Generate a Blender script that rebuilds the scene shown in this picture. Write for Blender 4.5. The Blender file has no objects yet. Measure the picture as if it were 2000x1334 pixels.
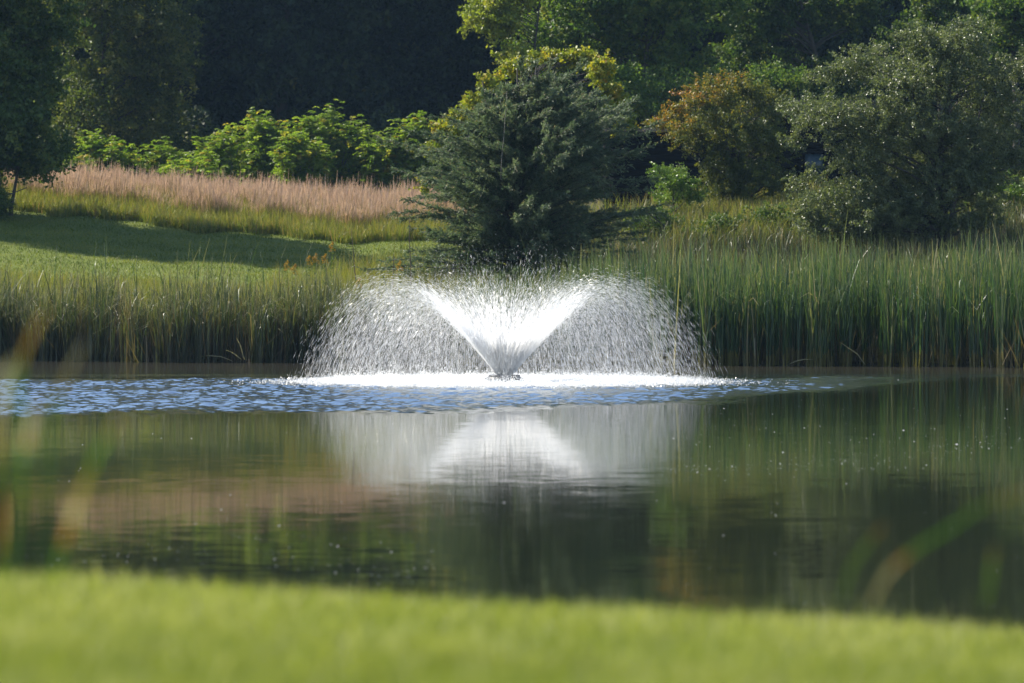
import bpy, math
import numpy as np
from mathutils import Vector

# ------------------------------------------------------------------ camera
sc = bpy.context.scene
col = sc.collection
CAM_Z = 1.56
PITCH = math.atan(77 / 6000)
cam_d = bpy.data.cameras.new('camera')
cam_d.sensor_width = 36.0
cam_d.lens = 108.0
cam_d.clip_start = 0.05
cam_d.clip_end = 2000
cam_d.dof.use_dof = True
cam_d.dof.focus_distance = 62.0
cam_d.dof.aperture_fstop = 2.9
cam = bpy.data.objects.new('camera', cam_d)
cam.location = (0, 0, CAM_Z)
cam.rotation_euler = (math.pi / 2 - PITCH, 0, 0)
col.objects.link(cam)
sc.camera = cam
sc.render.resolution_x = 1024
sc.render.resolution_y = 683

# ------------------------------------------------------------------ sky and sun
SUN_EL = math.radians(42)
SUN_AZ = math.radians(-66)          # clockwise from +Y: behind the scene, to the left
world = bpy.data.worlds.new('World')
sc.world = world
world.use_nodes = True
wn = world.node_tree.nodes
wl = world.node_tree.links
wn.clear()
sky = wn.new('ShaderNodeTexSky')
sky.sky_type = 'NISHITA'
sky.sun_disc = False
sky.sun_elevation = SUN_EL
sky.sun_rotation = SUN_AZ
sky.air_density = 1.0
sky.dust_density = 0.6
sky.ozone_density = 1.5
bg = wn.new('ShaderNodeBackground')
bg.inputs['Strength'].default_value = 0.095
wo = wn.new('ShaderNodeOutputWorld')
wl.new(sky.outputs[0], bg.inputs[0])
wl.new(bg.outputs[0], wo.inputs[0])

sun_d = bpy.data.lights.new('sun', 'SUN')
sun_d.energy = 5.0
sun_d.angle = math.radians(0.5)
sun_d.color = (1.0, 0.93, 0.80)
sun = bpy.data.objects.new('sun', sun_d)
sdir = Vector((math.sin(SUN_AZ) * math.cos(SUN_EL), math.cos(SUN_AZ) * math.cos(SUN_EL), math.sin(SUN_EL)))
sun.rotation_euler = sdir.to_track_quat('Z', 'Y').to_euler()
sun.location = (-60, 60, 60)
col.objects.link(sun)

vs = sc.view_settings
vs.view_transform = 'Standard'
vs.look = 'None'
vs.exposure = 1.1
vs.gamma = 1.0
vs.use_curve_mapping = False
sc.cycles.max_bounces = 22
sc.cycles.transparent_max_bounces = 40
sc.cycles.diffuse_bounces = 20
sc.cycles.glossy_bounces = 3
sc.cycles.transmission_bounces = 3
sc.cycles.caustics_reflective = False
sc.cycles.caustics_refractive = False
sc.cycles.use_denoising = True
sc.cycles.denoiser = 'OPENIMAGEDENOISE'
sc.cycles.denoising_input_passes = 'RGB_ALBEDO_NORMAL'


def at(px, py, Y):
    """world point at depth Y behind pixel (px,py) of the 2000x1334 photograph"""
    u = (px - 1000) / 6000
    v = (667 - py) / 6000
    fy = math.cos(PITCH) + v * math.sin(PITCH)
    fz = -math.sin(PITCH) + v * math.cos(PITCH)
    s = Y / fy
    return np.array([u * s, Y, CAM_Z + fz * s])


# ------------------------------------------------------------------ materials
class NT:
    def __init__(self, name):
        self.m = bpy.data.materials.new(name)
        self.m.use_nodes = True
        self.t = self.m.node_tree
        self.t.nodes.clear()
        self.out = self.n('ShaderNodeOutputMaterial')

    def n(self, typ, **kw):
        nd = self.t.nodes.new(typ)
        for k, v in kw.items():
            setattr(nd, k, v)
        return nd

    def l(self, a, b):
        self.t.links.new(a, b)

    def val(self, sock, x):
        if isinstance(x, bpy.types.NodeSocket):
            self.l(x, sock)
        else:
            sock.default_value = x

    def math(self, op, a, b=None, c=None, clamp=False):
        nd = self.n('ShaderNodeMath', operation=op, use_clamp=clamp)
        self.val(nd.inputs[0], a)
        if b is not None:
            self.val(nd.inputs[1], b)
        if c is not None:
            self.val(nd.inputs[2], c)
        return nd.outputs[0]

    def noise(self, vec, scale, detail=2.0, rough=0.5, dist=0.0):
        nd = self.n('ShaderNodeTexNoise')
        self.l(vec, nd.inputs['Vector'])
        nd.inputs['Scale'].default_value = scale
        nd.inputs['Detail'].default_value = detail
        nd.inputs['Roughness'].default_value = rough
        nd.inputs['Distortion'].default_value = dist
        return nd.outputs[0]

    def mapping(self, vec, scale=(1, 1, 1), loc=(0, 0, 0), rot=(0, 0, 0)):
        nd = self.n('ShaderNodeMapping')
        self.l(vec, nd.inputs[0])
        nd.inputs['Scale'].default_value = scale
        nd.inputs['Location'].default_value = loc
        nd.inputs['Rotation'].default_value = rot
        return nd.outputs[0]

    def ramp(self, fac, stops, interp='LINEAR'):
        nd = self.n('ShaderNodeValToRGB')
        cr = nd.color_ramp
        cr.interpolation = interp
        while len(cr.elements) < len(stops):
            cr.elements.new(0.5)
        for e, (p, c) in zip(cr.elements, stops):
            e.position = p
            e.color = (*c, 1)
        self.val(nd.inputs[0], fac)
        return nd.outputs[0]

    def mix(self, fac, a, b):
        nd = self.n('ShaderNodeMix', data_type='RGBA')
        self.val(nd.inputs[0], fac)
        for s, x in ((nd.inputs[6], a), (nd.inputs[7], b)):
            if isinstance(x, tuple):
                s.default_value = (*x, 1)
            else:
                self.l(x, s)
        return nd.outputs[2]

    def attr(self, name):
        nd = self.n('ShaderNodeAttribute', attribute_name=name)
        return nd.outputs['Fac']

    def obj(self):
        return self.n('ShaderNodeTexCoord').outputs['Object']

    def pos(self):
        return self.n('ShaderNodeNewGeometry').outputs['Position']


def leaf_mat(name, stops, transl=0.35, rough=0.45, spec=0.5, tint=(1.25, 1.3, 0.55), hstops=None, hmixpow=None):
    """foliage: colour picked per leaf by attribute v; optional second ramp along the blade by attribute h"""
    t = NT(name)
    c = t.ramp(t.attr('v'), stops)
    if hstops:
        # hstops: list of (pos, weight of the base colour, colour)
        h = t.attr('h')
        w = t.ramp(h, [(p, (wt, wt, wt)) for p, wt, _ in hstops])
        hc = t.ramp(h, [(p, cc) for p, _, cc in hstops])
        c = t.mix(w, c, hc)
    pr = t.n('ShaderNodeBsdfPrincipled')
    t.l(c, pr.inputs['Base Color'])
    pr.inputs['Roughness'].default_value = rough
    pr.inputs['Specular IOR Level'].default_value = spec
    tr = t.n('ShaderNodeBsdfTranslucent')
    tc = t.n('ShaderNodeVectorMath', operation='MULTIPLY')
    t.l(c, tc.inputs[0])
    tc.inputs[1].default_value = tuple(x for x in tint)
    t.l(tc.outputs[0], tr.inputs['Color'])
    mx = t.n('ShaderNodeMixShader')
    mx.inputs[0].default_value = transl
    t.l(pr.outputs[0], mx.inputs[1])
    t.l(tr.outputs[0], mx.inputs[2])
    t.l(mx.outputs[0], t.out.inputs[0])
    return t.m


def bark_mat(name, c1, c2):
    t = NT(name)
    o = t.obj()
    n = t.noise(t.mapping(o, (6, 6, 1.2)), 3.0, 5, 0.6)
    c = t.ramp(n, [(0.3, c1), (0.7, c2)])
    pr = t.n('ShaderNodeBsdfPrincipled')
    t.l(c, pr.inputs['Base Color'])
    pr.inputs['Roughness'].default_value = 0.9
    bp = t.n('ShaderNodeBump')
    bp.inputs['Strength'].default_value = 0.6
    t.l(n, bp.inputs['Height'])
    t.l(bp.outputs[0], pr.inputs['Normal'])
    t.l(pr.outputs[0], t.out.inputs[0])
    return t.m


# ------------------------------------------------------------------ mesh helpers
def mesh_np(name, verts, faces, attrs=None, smooth=False):
    """faces: list of int arrays (n,3) or (n,4); attrs: dict name -> per-face float array in the same order"""
    me = bpy.data.meshes.new(name)
    verts = np.asarray(verts, dtype=np.float32)
    faces = [np.asarray(f, dtype=np.int32) for f in faces if len(f)]
    sizes = np.concatenate([np.full(len(f), f.shape[1], dtype=np.int32) for f in faces])
    idx = np.concatenate([f.ravel() for f in faces])
    starts = np.concatenate([[0], np.cumsum(sizes)[:-1]]).astype(np.int32)
    me.vertices.add(len(verts))
    me.vertices.foreach_set('co', verts.ravel())
    me.loops.add(len(idx))
    me.loops.foreach_set('vertex_index', idx)
    me.polygons.add(len(sizes))
    me.polygons.foreach_set('loop_start', starts)
    me.polygons.foreach_set('loop_total', sizes)
    if smooth:
        me.polygons.foreach_set('use_smooth', np.ones(len(sizes), dtype=bool))
    for k, a in (attrs or {}).items():
        at_ = me.attributes.new(k, 'FLOAT', 'FACE')
        at_.data.foreach_set('value', np.asarray(a, dtype=np.float32))
    me.update(calc_edges=True)
    me.validate()
    return me


def link(name, me, mat=None, parent=None, loc=None):
    o = bpy.data.objects.new(name, me)
    if me is not None and mat is not None and len(me.materials) == 0:
        me.materials.append(mat)
    if parent is not None:
        o.parent = parent
    if loc is not None:
        o.location = loc
    col.objects.link(o)
    return o


def tag(o, label=None, cat=None, group=None, kind=None):
    if label: o['label'] = label
    if cat: o['category'] = cat
    if group: o['group'] = group
    if kind: o['kind'] = kind
    return o


def empty(name, loc, rz=0.0):
    o = bpy.data.objects.new(name, None)
    o.location = loc
    o.rotation_euler = (0, 0, rz)
    o.empty_display_size = 0.2
    col.objects.link(o)
    return o


def copy_tree(o, parent=None):
    c = o.copy()
    col.objects.link(c)
    c.parent = parent
    for ch in o.children:
        copy_tree(ch, c)
    return c


def unit(v):
    return v / np.maximum(np.linalg.norm(v, axis=-1, keepdims=True), 1e-9)


def rand_dirs(rng, n):
    return unit(rng.normal(size=(n, 3)))


class Acc:
    """collects vertices and faces with per-face attributes v (colour pick) and h (place along the blade)"""
    def __init__(self):
        self.V = []; self.T = []; self.Q = []; self.n = 0
        self.tv = []; self.qv = []; self.th = []; self.qh = []

    def add(self, verts, tris=None, quads=None, v=0.5, h=0.5):
        verts = np.asarray(verts, dtype=np.float32).reshape(-1, 3)
        for arr, dst, av, ah in ((tris, self.T, self.tv, self.th), (quads, self.Q, self.qv, self.qh)):
            if arr is not None and len(arr):
                arr = np.asarray(arr)
                dst.append(arr + self.n)
                av.append(np.broadcast_to(np.asarray(v, dtype=np.float32), (len(arr),)) if np.ndim(v) == 0 else np.asarray(v, dtype=np.float32))
                ah.append(np.broadcast_to(np.asarray(h, dtype=np.float32), (len(arr),)) if np.ndim(h) == 0 else np.asarray(h, dtype=np.float32))
        self.V.append(verts)
        self.n += len(verts)

    def mesh(self, name, smooth=False):
        V = np.concatenate(self.V)
        fs, v, h = [], [], []
        if self.T:
            fs.append(np.concatenate(self.T)); v += self.tv; h += self.th
        if self.Q:
            fs.append(np.concatenate(self.Q)); v += self.qv; h += self.qh
        return mesh_np(name, V, fs, {'v': np.concatenate(v), 'h': np.concatenate(h)}, smooth)


def leaves(acc, cen, length, width, rng, v, axis=None, spread=1.0, up_bias=0.0):
    """one folded diamond (two triangles with a crease) per centre"""
    n = len(cen)
    a = rand_dirs(rng, n)
    if axis is not None:
        a = unit(axis + a * spread)
    b = rand_dirs(rng, n)
    if up_bias:
        # keep the leaf plane near horizontal
        b[:, 2] *= (1 - up_bias)
    b = unit(b - (b * a).sum(1, keepdims=True) * a)
    nrm = np.cross(a, b)
    L = (length * rng.uniform(0.7, 1.3, n))[:, None]
    W = (width * rng.uniform(0.7, 1.3, n))[:, None]
    p0 = cen - a * L * 0.5
    p2 = cen + a * L * 0.5
    p1 = cen + b * W * 0.5 + nrm * W * 0.15
    p3 = cen - b * W * 0.5 + nrm * W * 0.15
    V = np.stack([p0, p1, p2, p3], 1).reshape(-1, 3)
    i = np.arange(n) * 4
    T = np.stack([np.stack([i, i + 1, i + 2], 1), np.stack([i, i + 2, i + 3], 1)], 1).reshape(-1, 3)
    acc.add(V, tris=T, v=np.repeat(np.broadcast_to(v, (n,)), 2))


def tube(acc, pts, radii, sides=6, v=0.5):
    pts = np.asarray(pts, dtype=float)
    n = len(pts)
    tang = np.gradient(pts, axis=0)
    tang = unit(tang)
    ref = np.array([0.3, 0.9, 0.1])
    rings = []
    for p, t, r in zip(pts, tang, radii):
        x = np.cross(t, ref); x /= max(np.linalg.norm(x), 1e-6)
        y = np.cross(t, x)
        a = np.arange(sides) / sides * 2 * np.pi
        rings.append(p + r * (np.cos(a)[:, None] * x + np.sin(a)[:, None] * y))
    V = np.concatenate(rings + [pts[:1], pts[-1:]])
    Q = []
    for i in range(n - 1):
        for j in range(sides):
            k = (j + 1) % sides
            Q.append((i * sides + j, i * sides + k, (i + 1) * sides + k, (i + 1) * sides + j))
    T = [(n * sides, (j + 1) % sides, j) for j in range(sides)] + [(n * sides + 1, (n - 1) * sides + j, (n - 1) * sides + (j + 1) % sides) for j in range(sides)]
    acc.add(V, quads=np.array(Q), v=v)
    # caps reuse the ring vertices just added
    base = acc.n - len(V)
    acc.T.append(np.array(T) + base)
    acc.tv.append(np.full(len(T), v, dtype=np.float32)); acc.th.append(np.full(len(T), 0.5, dtype=np.float32))


def curve_pts(a, b, rng, n=6, wob=0.08, sag=0.0):
    a = np.asarray(a, float); b = np.asarray(b, float)
    t = np.linspace(0, 1, n)[:, None]
    L = np.linalg.norm(b - a)
    p = a + (b - a) * t
    w = np.cumsum(rng.normal(size=(n, 3)), axis=0) * wob * L / n
    w -= w[:1] + (w[-1:] - w[:1]) * t
    p += w
    p[:, 2] += sag * L * np.sin(t[:, 0] * np.pi)
    return p


# ------------------------------------------------------------------ terrain
def shore(x):
    x = np.asarray(x, float)
    return 77.2 - 0.30 * np.clip(x, -30, 14) + 0.35 * np.sin(x * 0.9) + 0.2 * np.sin(x * 2.3 + 1)

# table rows: distance behind the shore; columns: x
TX = np.array([-60, -18, -11, -5, 0, 6, 12, 18, 60.])
TD = np.array([-8, -1, 0, 1, 3, 8, 14, 20, 27, 33, 40, 50, 70, 120, 220.])
TZ = np.array([
    [-1.5] * 9,
    [-0.35] * 9,
    [0.0] * 9,
    [0.35, 0.35, 0.35, 0.30, 0.25, 0.25, 0.25, 0.25, 0.3],
    [1.0, 0.95, 0.85, 0.75, 0.6, 0.55, 0.6, 0.7, 0.9],
    [2.35, 2.3, 1.9, 1.5, 1.3, 1.2, 1.3, 1.5, 2.0],
    [3.2, 3.15, 2.6, 2.2, 2.1, 2.2, 2.4, 2.6, 3.0],
    [4.1, 4.0, 3.15, 2.85, 3.0, 3.2, 3.5, 3.8, 4.2],
    [5.3, 5.2, 4.4, 3.75, 3.8, 4.2, 4.7, 5.0, 5.4],
    [5.5, 5.3, 4.7, 4.2, 4.4, 4.8, 5.2, 5.5, 5.8],
    [5.6, 5.4, 5.0, 4.7, 4.9, 5.2, 5.5, 5.8, 6.1],
    [5.9, 5.8, 5.6, 5.5, 5.6, 5.8, 6.0, 6.2, 6.5],
    [6.6] * 9,
    [7.8] * 9,
    [12] * 9], float)


def tz_raw(x, y):
    x = np.asarray(x, float); y = np.asarray(y, float)
    d = y - shore(x)
    x = np.clip(x, TX[0], TX[-1]); d = np.clip(d, TD[0], TD[-1])
    i = np.clip(np.searchsorted(TX, x) - 1, 0, len(TX) - 2)
    j = np.clip(np.searchsorted(TD, d) - 1, 0, len(TD) - 2)
    fx = (x - TX[i]) / (TX[i + 1] - TX[i]); fd = (d - TD[j]) / (TD[j + 1] - TD[j])
    z = (TZ[j, i] * (1 - fx) + TZ[j, i + 1] * fx) * (1 - fd) + (TZ[j + 1, i] * (1 - fx) + TZ[j + 1, i + 1] * fx) * fd
    return z + 0.06 * np.sin(x * 0.8 + y * 0.3) * np.clip(d / 10, 0, 1)


def tz(x, y):
    x = np.asarray(x, float); y = np.asarray(y, float)
    z0 = tz_raw(x, y)
    acc = np.zeros_like(z0)
    for dx, dy, w in ((0, 0, 2), (-3, 0, 1), (3, 0, 1), (0, -2.5, 1.5), (0, 2.5, 1.5), (0, -5, 0.75), (0, 5, 0.75), (2, 2, 0.75), (-2, -2, 0.75)):
        acc = acc + w * tz_raw(x + dx, y + dy)
    acc = acc / 10.0
    f = np.clip((y - shore(x) - 4) / 4, 0, 1)
    return z0 * (1 - f) + acc * f


def grid_mesh(name, xs, ys, zf):
    X, Y = np.meshgrid(xs, ys)
    Z = zf(X, Y)
    V = np.stack([X, Y, Z], -1).reshape(-1, 3)
    nx, ny = len(xs), len(ys)
    i, j = np.meshgrid(np.arange(nx - 1), np.arange(ny - 1))
    b = (j * nx + i).ravel()
    F = np.stack([b, b + 1, b + nx + 1, b + nx], 1)
    return mesh_np(name, V, [F], smooth=True)


def ground_material():
    t = NT('ground')
    p = t.pos()
    lawn_n = t.noise(t.mapping(p, (1, 1, 1)), 9.0, 4, 0.65)
    patch = t.noise(p, 0.5, 3, 0.5)
    stripe = t.noise(t.mapping(p, (0.15, 2.2, 0.2), rot=(0, 0, -0.35)), 1.0, 3, 0.6)
    lawn = t.ramp(lawn_n, [(0.35, (0.05, 0.075, 0.014)), (0.52, (0.11, 0.135, 0.022)), (0.68, (0.19, 0.195, 0.045))])
    lawn = t.mix(t.math('MULTIPLY', stripe, 0.9), lawn, (0.085, 0.13, 0.02))
    lawn = t.mix(t.math('MULTIPLY', patch, 0.35), lawn, (0.16, 0.17, 0.035))
    soil_n = t.noise(p, 5.0, 5, 0.7)
    soil = t.ramp(soil_n, [(0.3, (0.03, 0.026, 0.016)), (0.7, (0.075, 0.07, 0.035))])
    sep = t.n('ShaderNodeSeparateXYZ'); t.l(p, sep.inputs[0])
    # soil close to the shore and everywhere on the overgrown right side
    x, y = sep.outputs[0], sep.outputs[1]
    d = t.math('SUBTRACT', y, t.math('SUBTRACT', 81.0, t.math('MULTIPLY', x, 0.3)))
    f1 = t.math('SUBTRACT', 1.0, t.math('DIVIDE', d, 2.5), clamp=True)
    f2 = t.math('DIVIDE', t.math('ADD', x, t.math('ADD', 1.0, patch)), 2.0, clamp=True)
    f3 = t.math('DIVIDE', t.math('SUBTRACT', y, 122.0), 6.0, clamp=True)
    f = t.math('MAXIMUM', f1, t.math('MAXIMUM', f2, f3))
    c = t.mix(f, lawn, soil)
    pr = t.n('ShaderNodeBsdfPrincipled')
    t.l(c, pr.inputs['Base Color'])
    pr.inputs['Roughness'].default_value = 0.85
    pr.inputs['Specular IOR Level'].default_value = 0.15
    bp = t.n('ShaderNodeBump'); bp.inputs['Strength'].default_value = 0.8; bp.inputs['Distance'].default_value = 0.08
    t.l(lawn_n, bp.inputs['Height']); t.l(bp.outputs[0], pr.inputs['Normal'])
    t.l(pr.outputs[0], t.out.inputs[0])
    return t.m


xs = np.concatenate([np.linspace(-180, -42, 16), np.arange(-40, 40.1, 0.5), np.linspace(42, 180, 16)])
ys = np.concatenate([np.arange(66, 130, 0.4), np.arange(130, 260, 4), np.linspace(265, 320, 6)])
M_GROUND = ground_material()
tag(link('ground', grid_mesh('ground', xs, ys, tz), M_GROUND), kind='structure')

# near bank: the mown lawn the camera looks across
def nz(x, y):
    x = np.asarray(x, float); y = np.asarray(y, float)
    e = 7.3 + 0.15 * np.sin(x * 0.8)
    z = 1.01 - 0.058 * (y - 4) - 0.060 * np.clip(x, -6, 6)
    z = z - 0.22 * np.clip(y - e, 0, None) ** 2
    return np.maximum(z, -1.0)


def lawn_material():
    t = NT('lawn')
    p = t.pos()
    n1 = t.noise(p, 40.0, 3, 0.6)
    n2 = t.noise(p, 1.6, 3, 0.5)
    c = t.ramp(n1, [(0.3, (0.10, 0.125, 0.016)), (0.7, (0.20, 0.22, 0.045))])
    c = t.mix(t.math('MULTIPLY', n2, 0.5), c, (0.30, 0.31, 0.09))
    pr = t.n('ShaderNodeBsdfPrincipled')
    t.l(c, pr.inputs['Base Color'])
    pr.inputs['Roughness'].default_value = 0.8
    pr.inputs['Specular IOR Level'].default_value = 0.1
    t.l(pr.outputs[0], t.out.inputs[0])
    return t.m


lx = np.concatenate([np.linspace(-180, -7, 18), np.arange(-6, 6.1, 0.2), np.linspace(7, 180, 18)])
tag(link('lawn', grid_mesh('lawn', lx, np.arange(-6, 12, 0.2), nz), lawn_material()), kind='structure')

# ------------------------------------------------------------------ water
FX, FY = -0.15, 60.0      # the fountain


def water_material():
    t = NT('pond_water')
    p = t.pos()
    sep = t.n('ShaderNodeSeparateXYZ'); t.l(p, sep.inputs[0])
    x, y = sep.outputs[0], sep.outputs[1]
    band = t.attr('chop')
    # wavelet slopes, given straight to the normal
    def slopes(vec, scale, detail, amp):
        nd = t.n('ShaderNodeTexNoise')
        t.l(vec, nd.inputs['Vector'])
        nd.inputs['Scale'].default_value = scale
        nd.inputs['Detail'].default_value = detail
        nd.inputs['Roughness'].default_value = 0.55
        sb = t.n('ShaderNodeVectorMath', operation='SUBTRACT')
        t.l(nd.outputs['Color'], sb.inputs[0]); sb.inputs[1].default_value = (0.5, 0.5, 0.5)
        sl = t.n('ShaderNodeVectorMath', operation='SCALE')
        t.l(sb.outputs[0], sl.inputs[0]); t.val(sl.inputs['Scale'], amp)
        return sl.outputs[0]
    near_calm = t.noise(t.mapping(p, (0.10, 0.35, 1)), 1.0, 2, 0.5)
    amp = t.math('MULTIPLY_ADD', t.math('SUBTRACT', near_calm, 0.47, clamp=True), 0.05, 0.008)
    calm1 = slopes(t.mapping(p, (0.5, 1.6, 1)), 1.0, 3, t.math('MULTIPLY', amp, 0.6))
    calm2 = slopes(t.mapping(p, (2.0, 8.0, 1)), 1.5, 3, t.math('MULTIPLY', amp, 2.4))
    chop2 = slopes(p, 9.0, 2, t.math('MULTIPLY', band, 0.45))
    acc_v = None
    for q in (calm1, calm2, chop2):
        if acc_v is None:
            acc_v = q
        else:
            ad = t.n('ShaderNodeVectorMath', operation='ADD'); t.l(acc_v, ad.inputs[0]); t.l(q, ad.inputs[1]); acc_v = ad.outputs[0]
    fl = t.n('ShaderNodeVectorMath', operation='MULTIPLY'); t.l(acc_v, fl.inputs[0]); fl.inputs[1].default_value = (0.35, 1.0, 0.0)
    upv = t.n('ShaderNodeVectorMath', operation='ADD'); t.l(fl.outputs[0], upv.inputs[0])
    t.l(t.n('ShaderNodeNewGeometry').outputs['Normal'], upv.inputs[1])
    nrm = t.n('ShaderNodeVectorMath', operation='NORMALIZE'); t.l(upv.outputs[0], nrm.inputs[0])
    pr = t.n('ShaderNodeBsdfPrincipled')
    murk = t.noise(p, 0.3, 2, 0.5)
    # silty shallows along the far bank
    silt = t.math('DIVIDE', t.math('SUBTRACT', y, 64.0), 8.0, clamp=True)
    c = t.ramp(murk, [(0.3, (0.010, 0.014, 0.007)), (0.7, (0.016, 0.020, 0.010))])
    c = t.mix(silt, c, (0.030, 0.027, 0.020))
    t.l(c, pr.inputs['Base Color'])
    pr.inputs['IOR'].default_value = 1.33
    pr.inputs['Specular IOR Level'].default_value = 0.5
    farw = t.math('DIVIDE', t.math('SUBTRACT', y, 63.5), 4.0, clamp=True)
    rg = t.math('ADD', t.math('MULTIPLY_ADD', band, 0.12, 0.045), t.math('MULTIPLY', farw, 0.07))
    t.l(rg, pr.inputs['Roughness'])
    t.l(nrm.outputs[0], pr.inputs['Normal'])
    # churned white water under the falling spray
    dx = t.math('SUBTRACT', x, FX); dy = t.math('SUBTRACT', y, FY)
    r = t.math('SQRT', t.math('ADD', t.math('MULTIPLY', dx, dx), t.math('MULTIPLY', dy, dy)))
    fn = t.noise(t.mapping(p, (3, 3, 1)), 2.0, 5, 0.7)
    fn2 = t.noise(p, 0.9, 4, 0.7)
    rim = t.math('DIVIDE', t.math('SUBTRACT', t.math('ADD', 2.6, t.math('MULTIPLY', fn2, 2.8)), r), 1.3, clamp=True)
    inn = t.math('MULTIPLY_ADD', t.math('DIVIDE', t.math('SUBTRACT', r, 0.6), 1.4, clamp=True), 0.75, 0.25)
    foam = t.math('MULTIPLY', t.math('MULTIPLY', rim, inn), t.math('MULTIPLY', t.math('SUBTRACT', fn, 0.36), 5.0, clamp=True))
    gl = t.n('ShaderNodeBsdfGlossy'); gl.inputs['Color'].default_value = (0.90, 0.93, 0.95, 1); gl.inputs['Roughness'].default_value = 0.16
    t.l(nrm.outputs[0], gl.inputs['Normal'])
    mg = t.n('ShaderNodeMixShader'); t.l(t.math('MULTIPLY', band, 0.70), mg.inputs[0]); t.l(pr.outputs[0], mg.inputs[1]); t.l(gl.outputs[0], mg.inputs[2])
    df = t.n('ShaderNodeBsdfDiffuse'); df.inputs[0].default_value = (0.82, 0.84, 0.86, 1)
    mx = t.n('ShaderNodeMixShader')
    t.l(foam, mx.inputs[0]); t.l(mg.outputs[0], mx.inputs[1]); t.l(df.outputs[0], mx.inputs[2])
    t.l(mx.outputs[0], t.out.inputs[0])
    return t.m


def chop_mask(X, Y):
    """where the fountain and the breeze roughen the pond"""
    def sn(ax, ay, ph):
        return np.sin(X * ax + Y * ay + ph)
    wob = 0.9 * sn(0.9, 0.5, 0) + 0.6 * sn(2.1, -1.1, 1) + 0.45 * sn(-4.3, 2.0, 2) + 0.35 * sn(7.7, 3.1, 3) + 0.25 * sn(13.0, -5.0, 4)
    xp = np.clip(X, 0, None)
    ylo = 43.9 + 0.43 * X + 0.165 * xp ** 2
    yhi = 64.5 + 0.10 * X
    lo = np.clip((Y - ylo + 0.9 * wob + 0.5 * sn(21, 4, 5)) / (3.2 + 0.8 * xp), 0, 1)
    hi = np.clip((yhi + 0.6 * wob - Y) / 3.0, 0, 1)
    side = np.clip((16.5 - np.abs(X)) / 1.5, 0, 1) * np.clip((Y - 36.5) / 1.0, 0, 1)
    m = lo * hi * side
    m = m * m * (3 - 2 * m)
    m = m * (1 - 0.55 * np.clip((X - 2) / 8.5, 0, 1))
    far = np.clip((Y - 62.5) / 2.5, 0, 1) * np.clip((66.8 - Y) / 0.6, 0, 1) * side
    return np.maximum(m, 0.20 * far)


def water_mesh():
    xs_ = np.concatenate([[-180, -60, -25], np.arange(-17, 17.01, 0.055), [25, 60, 180]])
    ys_ = np.concatenate([[7.5, 15, 25], np.arange(34, 67.01, 0.045), [72, 85, 112]])
    X, Y = np.meshgrid(xs_, ys_)
    m = chop_mask(X, Y)
    r = np.random.default_rng(9)
    Z = np.zeros_like(X)
    for _ in range(90):
        lam = np.exp(r.uniform(np.log(0.16), np.log(0.75)))
        k = 2 * np.pi / lam
        an = r.normal(math.pi * 0.5, 0.95)
        amp_ = 0.0034 * lam / 0.6 * r.uniform(0.5, 1.2)
        ph = k * (X * math.cos(an) + Y * math.sin(an)) + r.uniform(0, 6.28)
        Z += amp_ * (np.sin(ph) + 0.25 * np.sin(2 * ph))
    # gusts: some patches calmer than others
    g = 0.75 + 0.25 * np.sin(X * 0.8 + 0.3 * Y) * np.sin(Y * 1.1 - 0.5 * X)
    # rings running out from the fountain
    R = np.hypot(X - FX, Y - FY)
    Z = Z * g + 0.006 * np.sin(R * 9.0) * np.clip(1.4 - R / 12, 0, 1)
    Z *= m
    V = np.stack([X, Y, Z], -1).reshape(-1, 3)
    nx, ny = len(xs_), len(ys_)
    i, j = np.meshgrid(np.arange(nx - 1), np.arange(ny - 1))
    b = (j * nx + i).ravel()
    me = mesh_np('pond_water', V, [np.stack([b, b + 1, b + nx + 1, b + nx], 1)], smooth=True)
    at_ = me.attributes.new('chop', 'FLOAT', 'POINT')
    at_.data.foreach_set('value', m.ravel().astype(np.float32))
    return me


tag(link('pond_water', water_mesh(), water_material()), kind='structure')

# ------------------------------------------------------------------ fountain
def drop_material(name, a, clear):
    t = NT(name)
    d = t.n('ShaderNodeBsdfDiffuse'); d.inputs[0].default_value = (a, a, a, 1)
    tr = t.n('ShaderNodeBsdfTranslucent'); tr.inputs[0].default_value = (a, a, a, 1)
    g = t.n('ShaderNodeBsdfGlossy'); g.inputs['Roughness'].default_value = 0.25
    m1 = t.n('ShaderNodeMixShader'); m1.inputs[0].default_value = 0.6
    t.l(d.outputs[0], m1.inputs[1]); t.l(tr.outputs[0], m1.inputs[2])
    m2 = t.n('ShaderNodeMixShader'); m2.inputs[0].default_value = 0.12
    t.l(m1.outputs[0], m2.inputs[1]); t.l(g.outputs[0], m2.inputs[2])
    tp = t.n('ShaderNodeBsdfTransparent')
    m3 = t.n('ShaderNodeMixShader'); m3.inputs[0].default_value = clear
    t.l(m2.outputs[0], m3.inputs[1]); t.l(tp.outputs[0], m3.inputs[2])
    t.l(m3.outputs[0], t.out.inputs[0])
    return t.m


M_DROP = drop_material('water_drops', 0.96, 0.25)
M_FROTH = drop_material('froth', 0.85, 0.0)


def streaks(acc, cen, direc, length, rad):
    """drawn-out drops: slender flat lozenges"""
    n = len(cen)
    r = np.random.default_rng(n)
    a = unit(direc)
    b = rand_dirs(r, n)
    b[:, 1] *= 0.35
    b = unit(b - (b * a).sum(1, keepdims=True) * a)
    L = length[:, None] * 0.5; R = rad[:, None] * 1.15
    V = np.stack([cen - a * L, cen + a * L * 0.25 + b * R, cen + a * L, cen + a * L * 0.25 - b * R], 1).reshape(-1, 3)
    i = np.arange(n)[:, None] * 4
    acc.add(V, tris=np.concatenate([i + np.array([[0, 1, 2]]), i + np.array([[0, 2, 3]])]))


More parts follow.
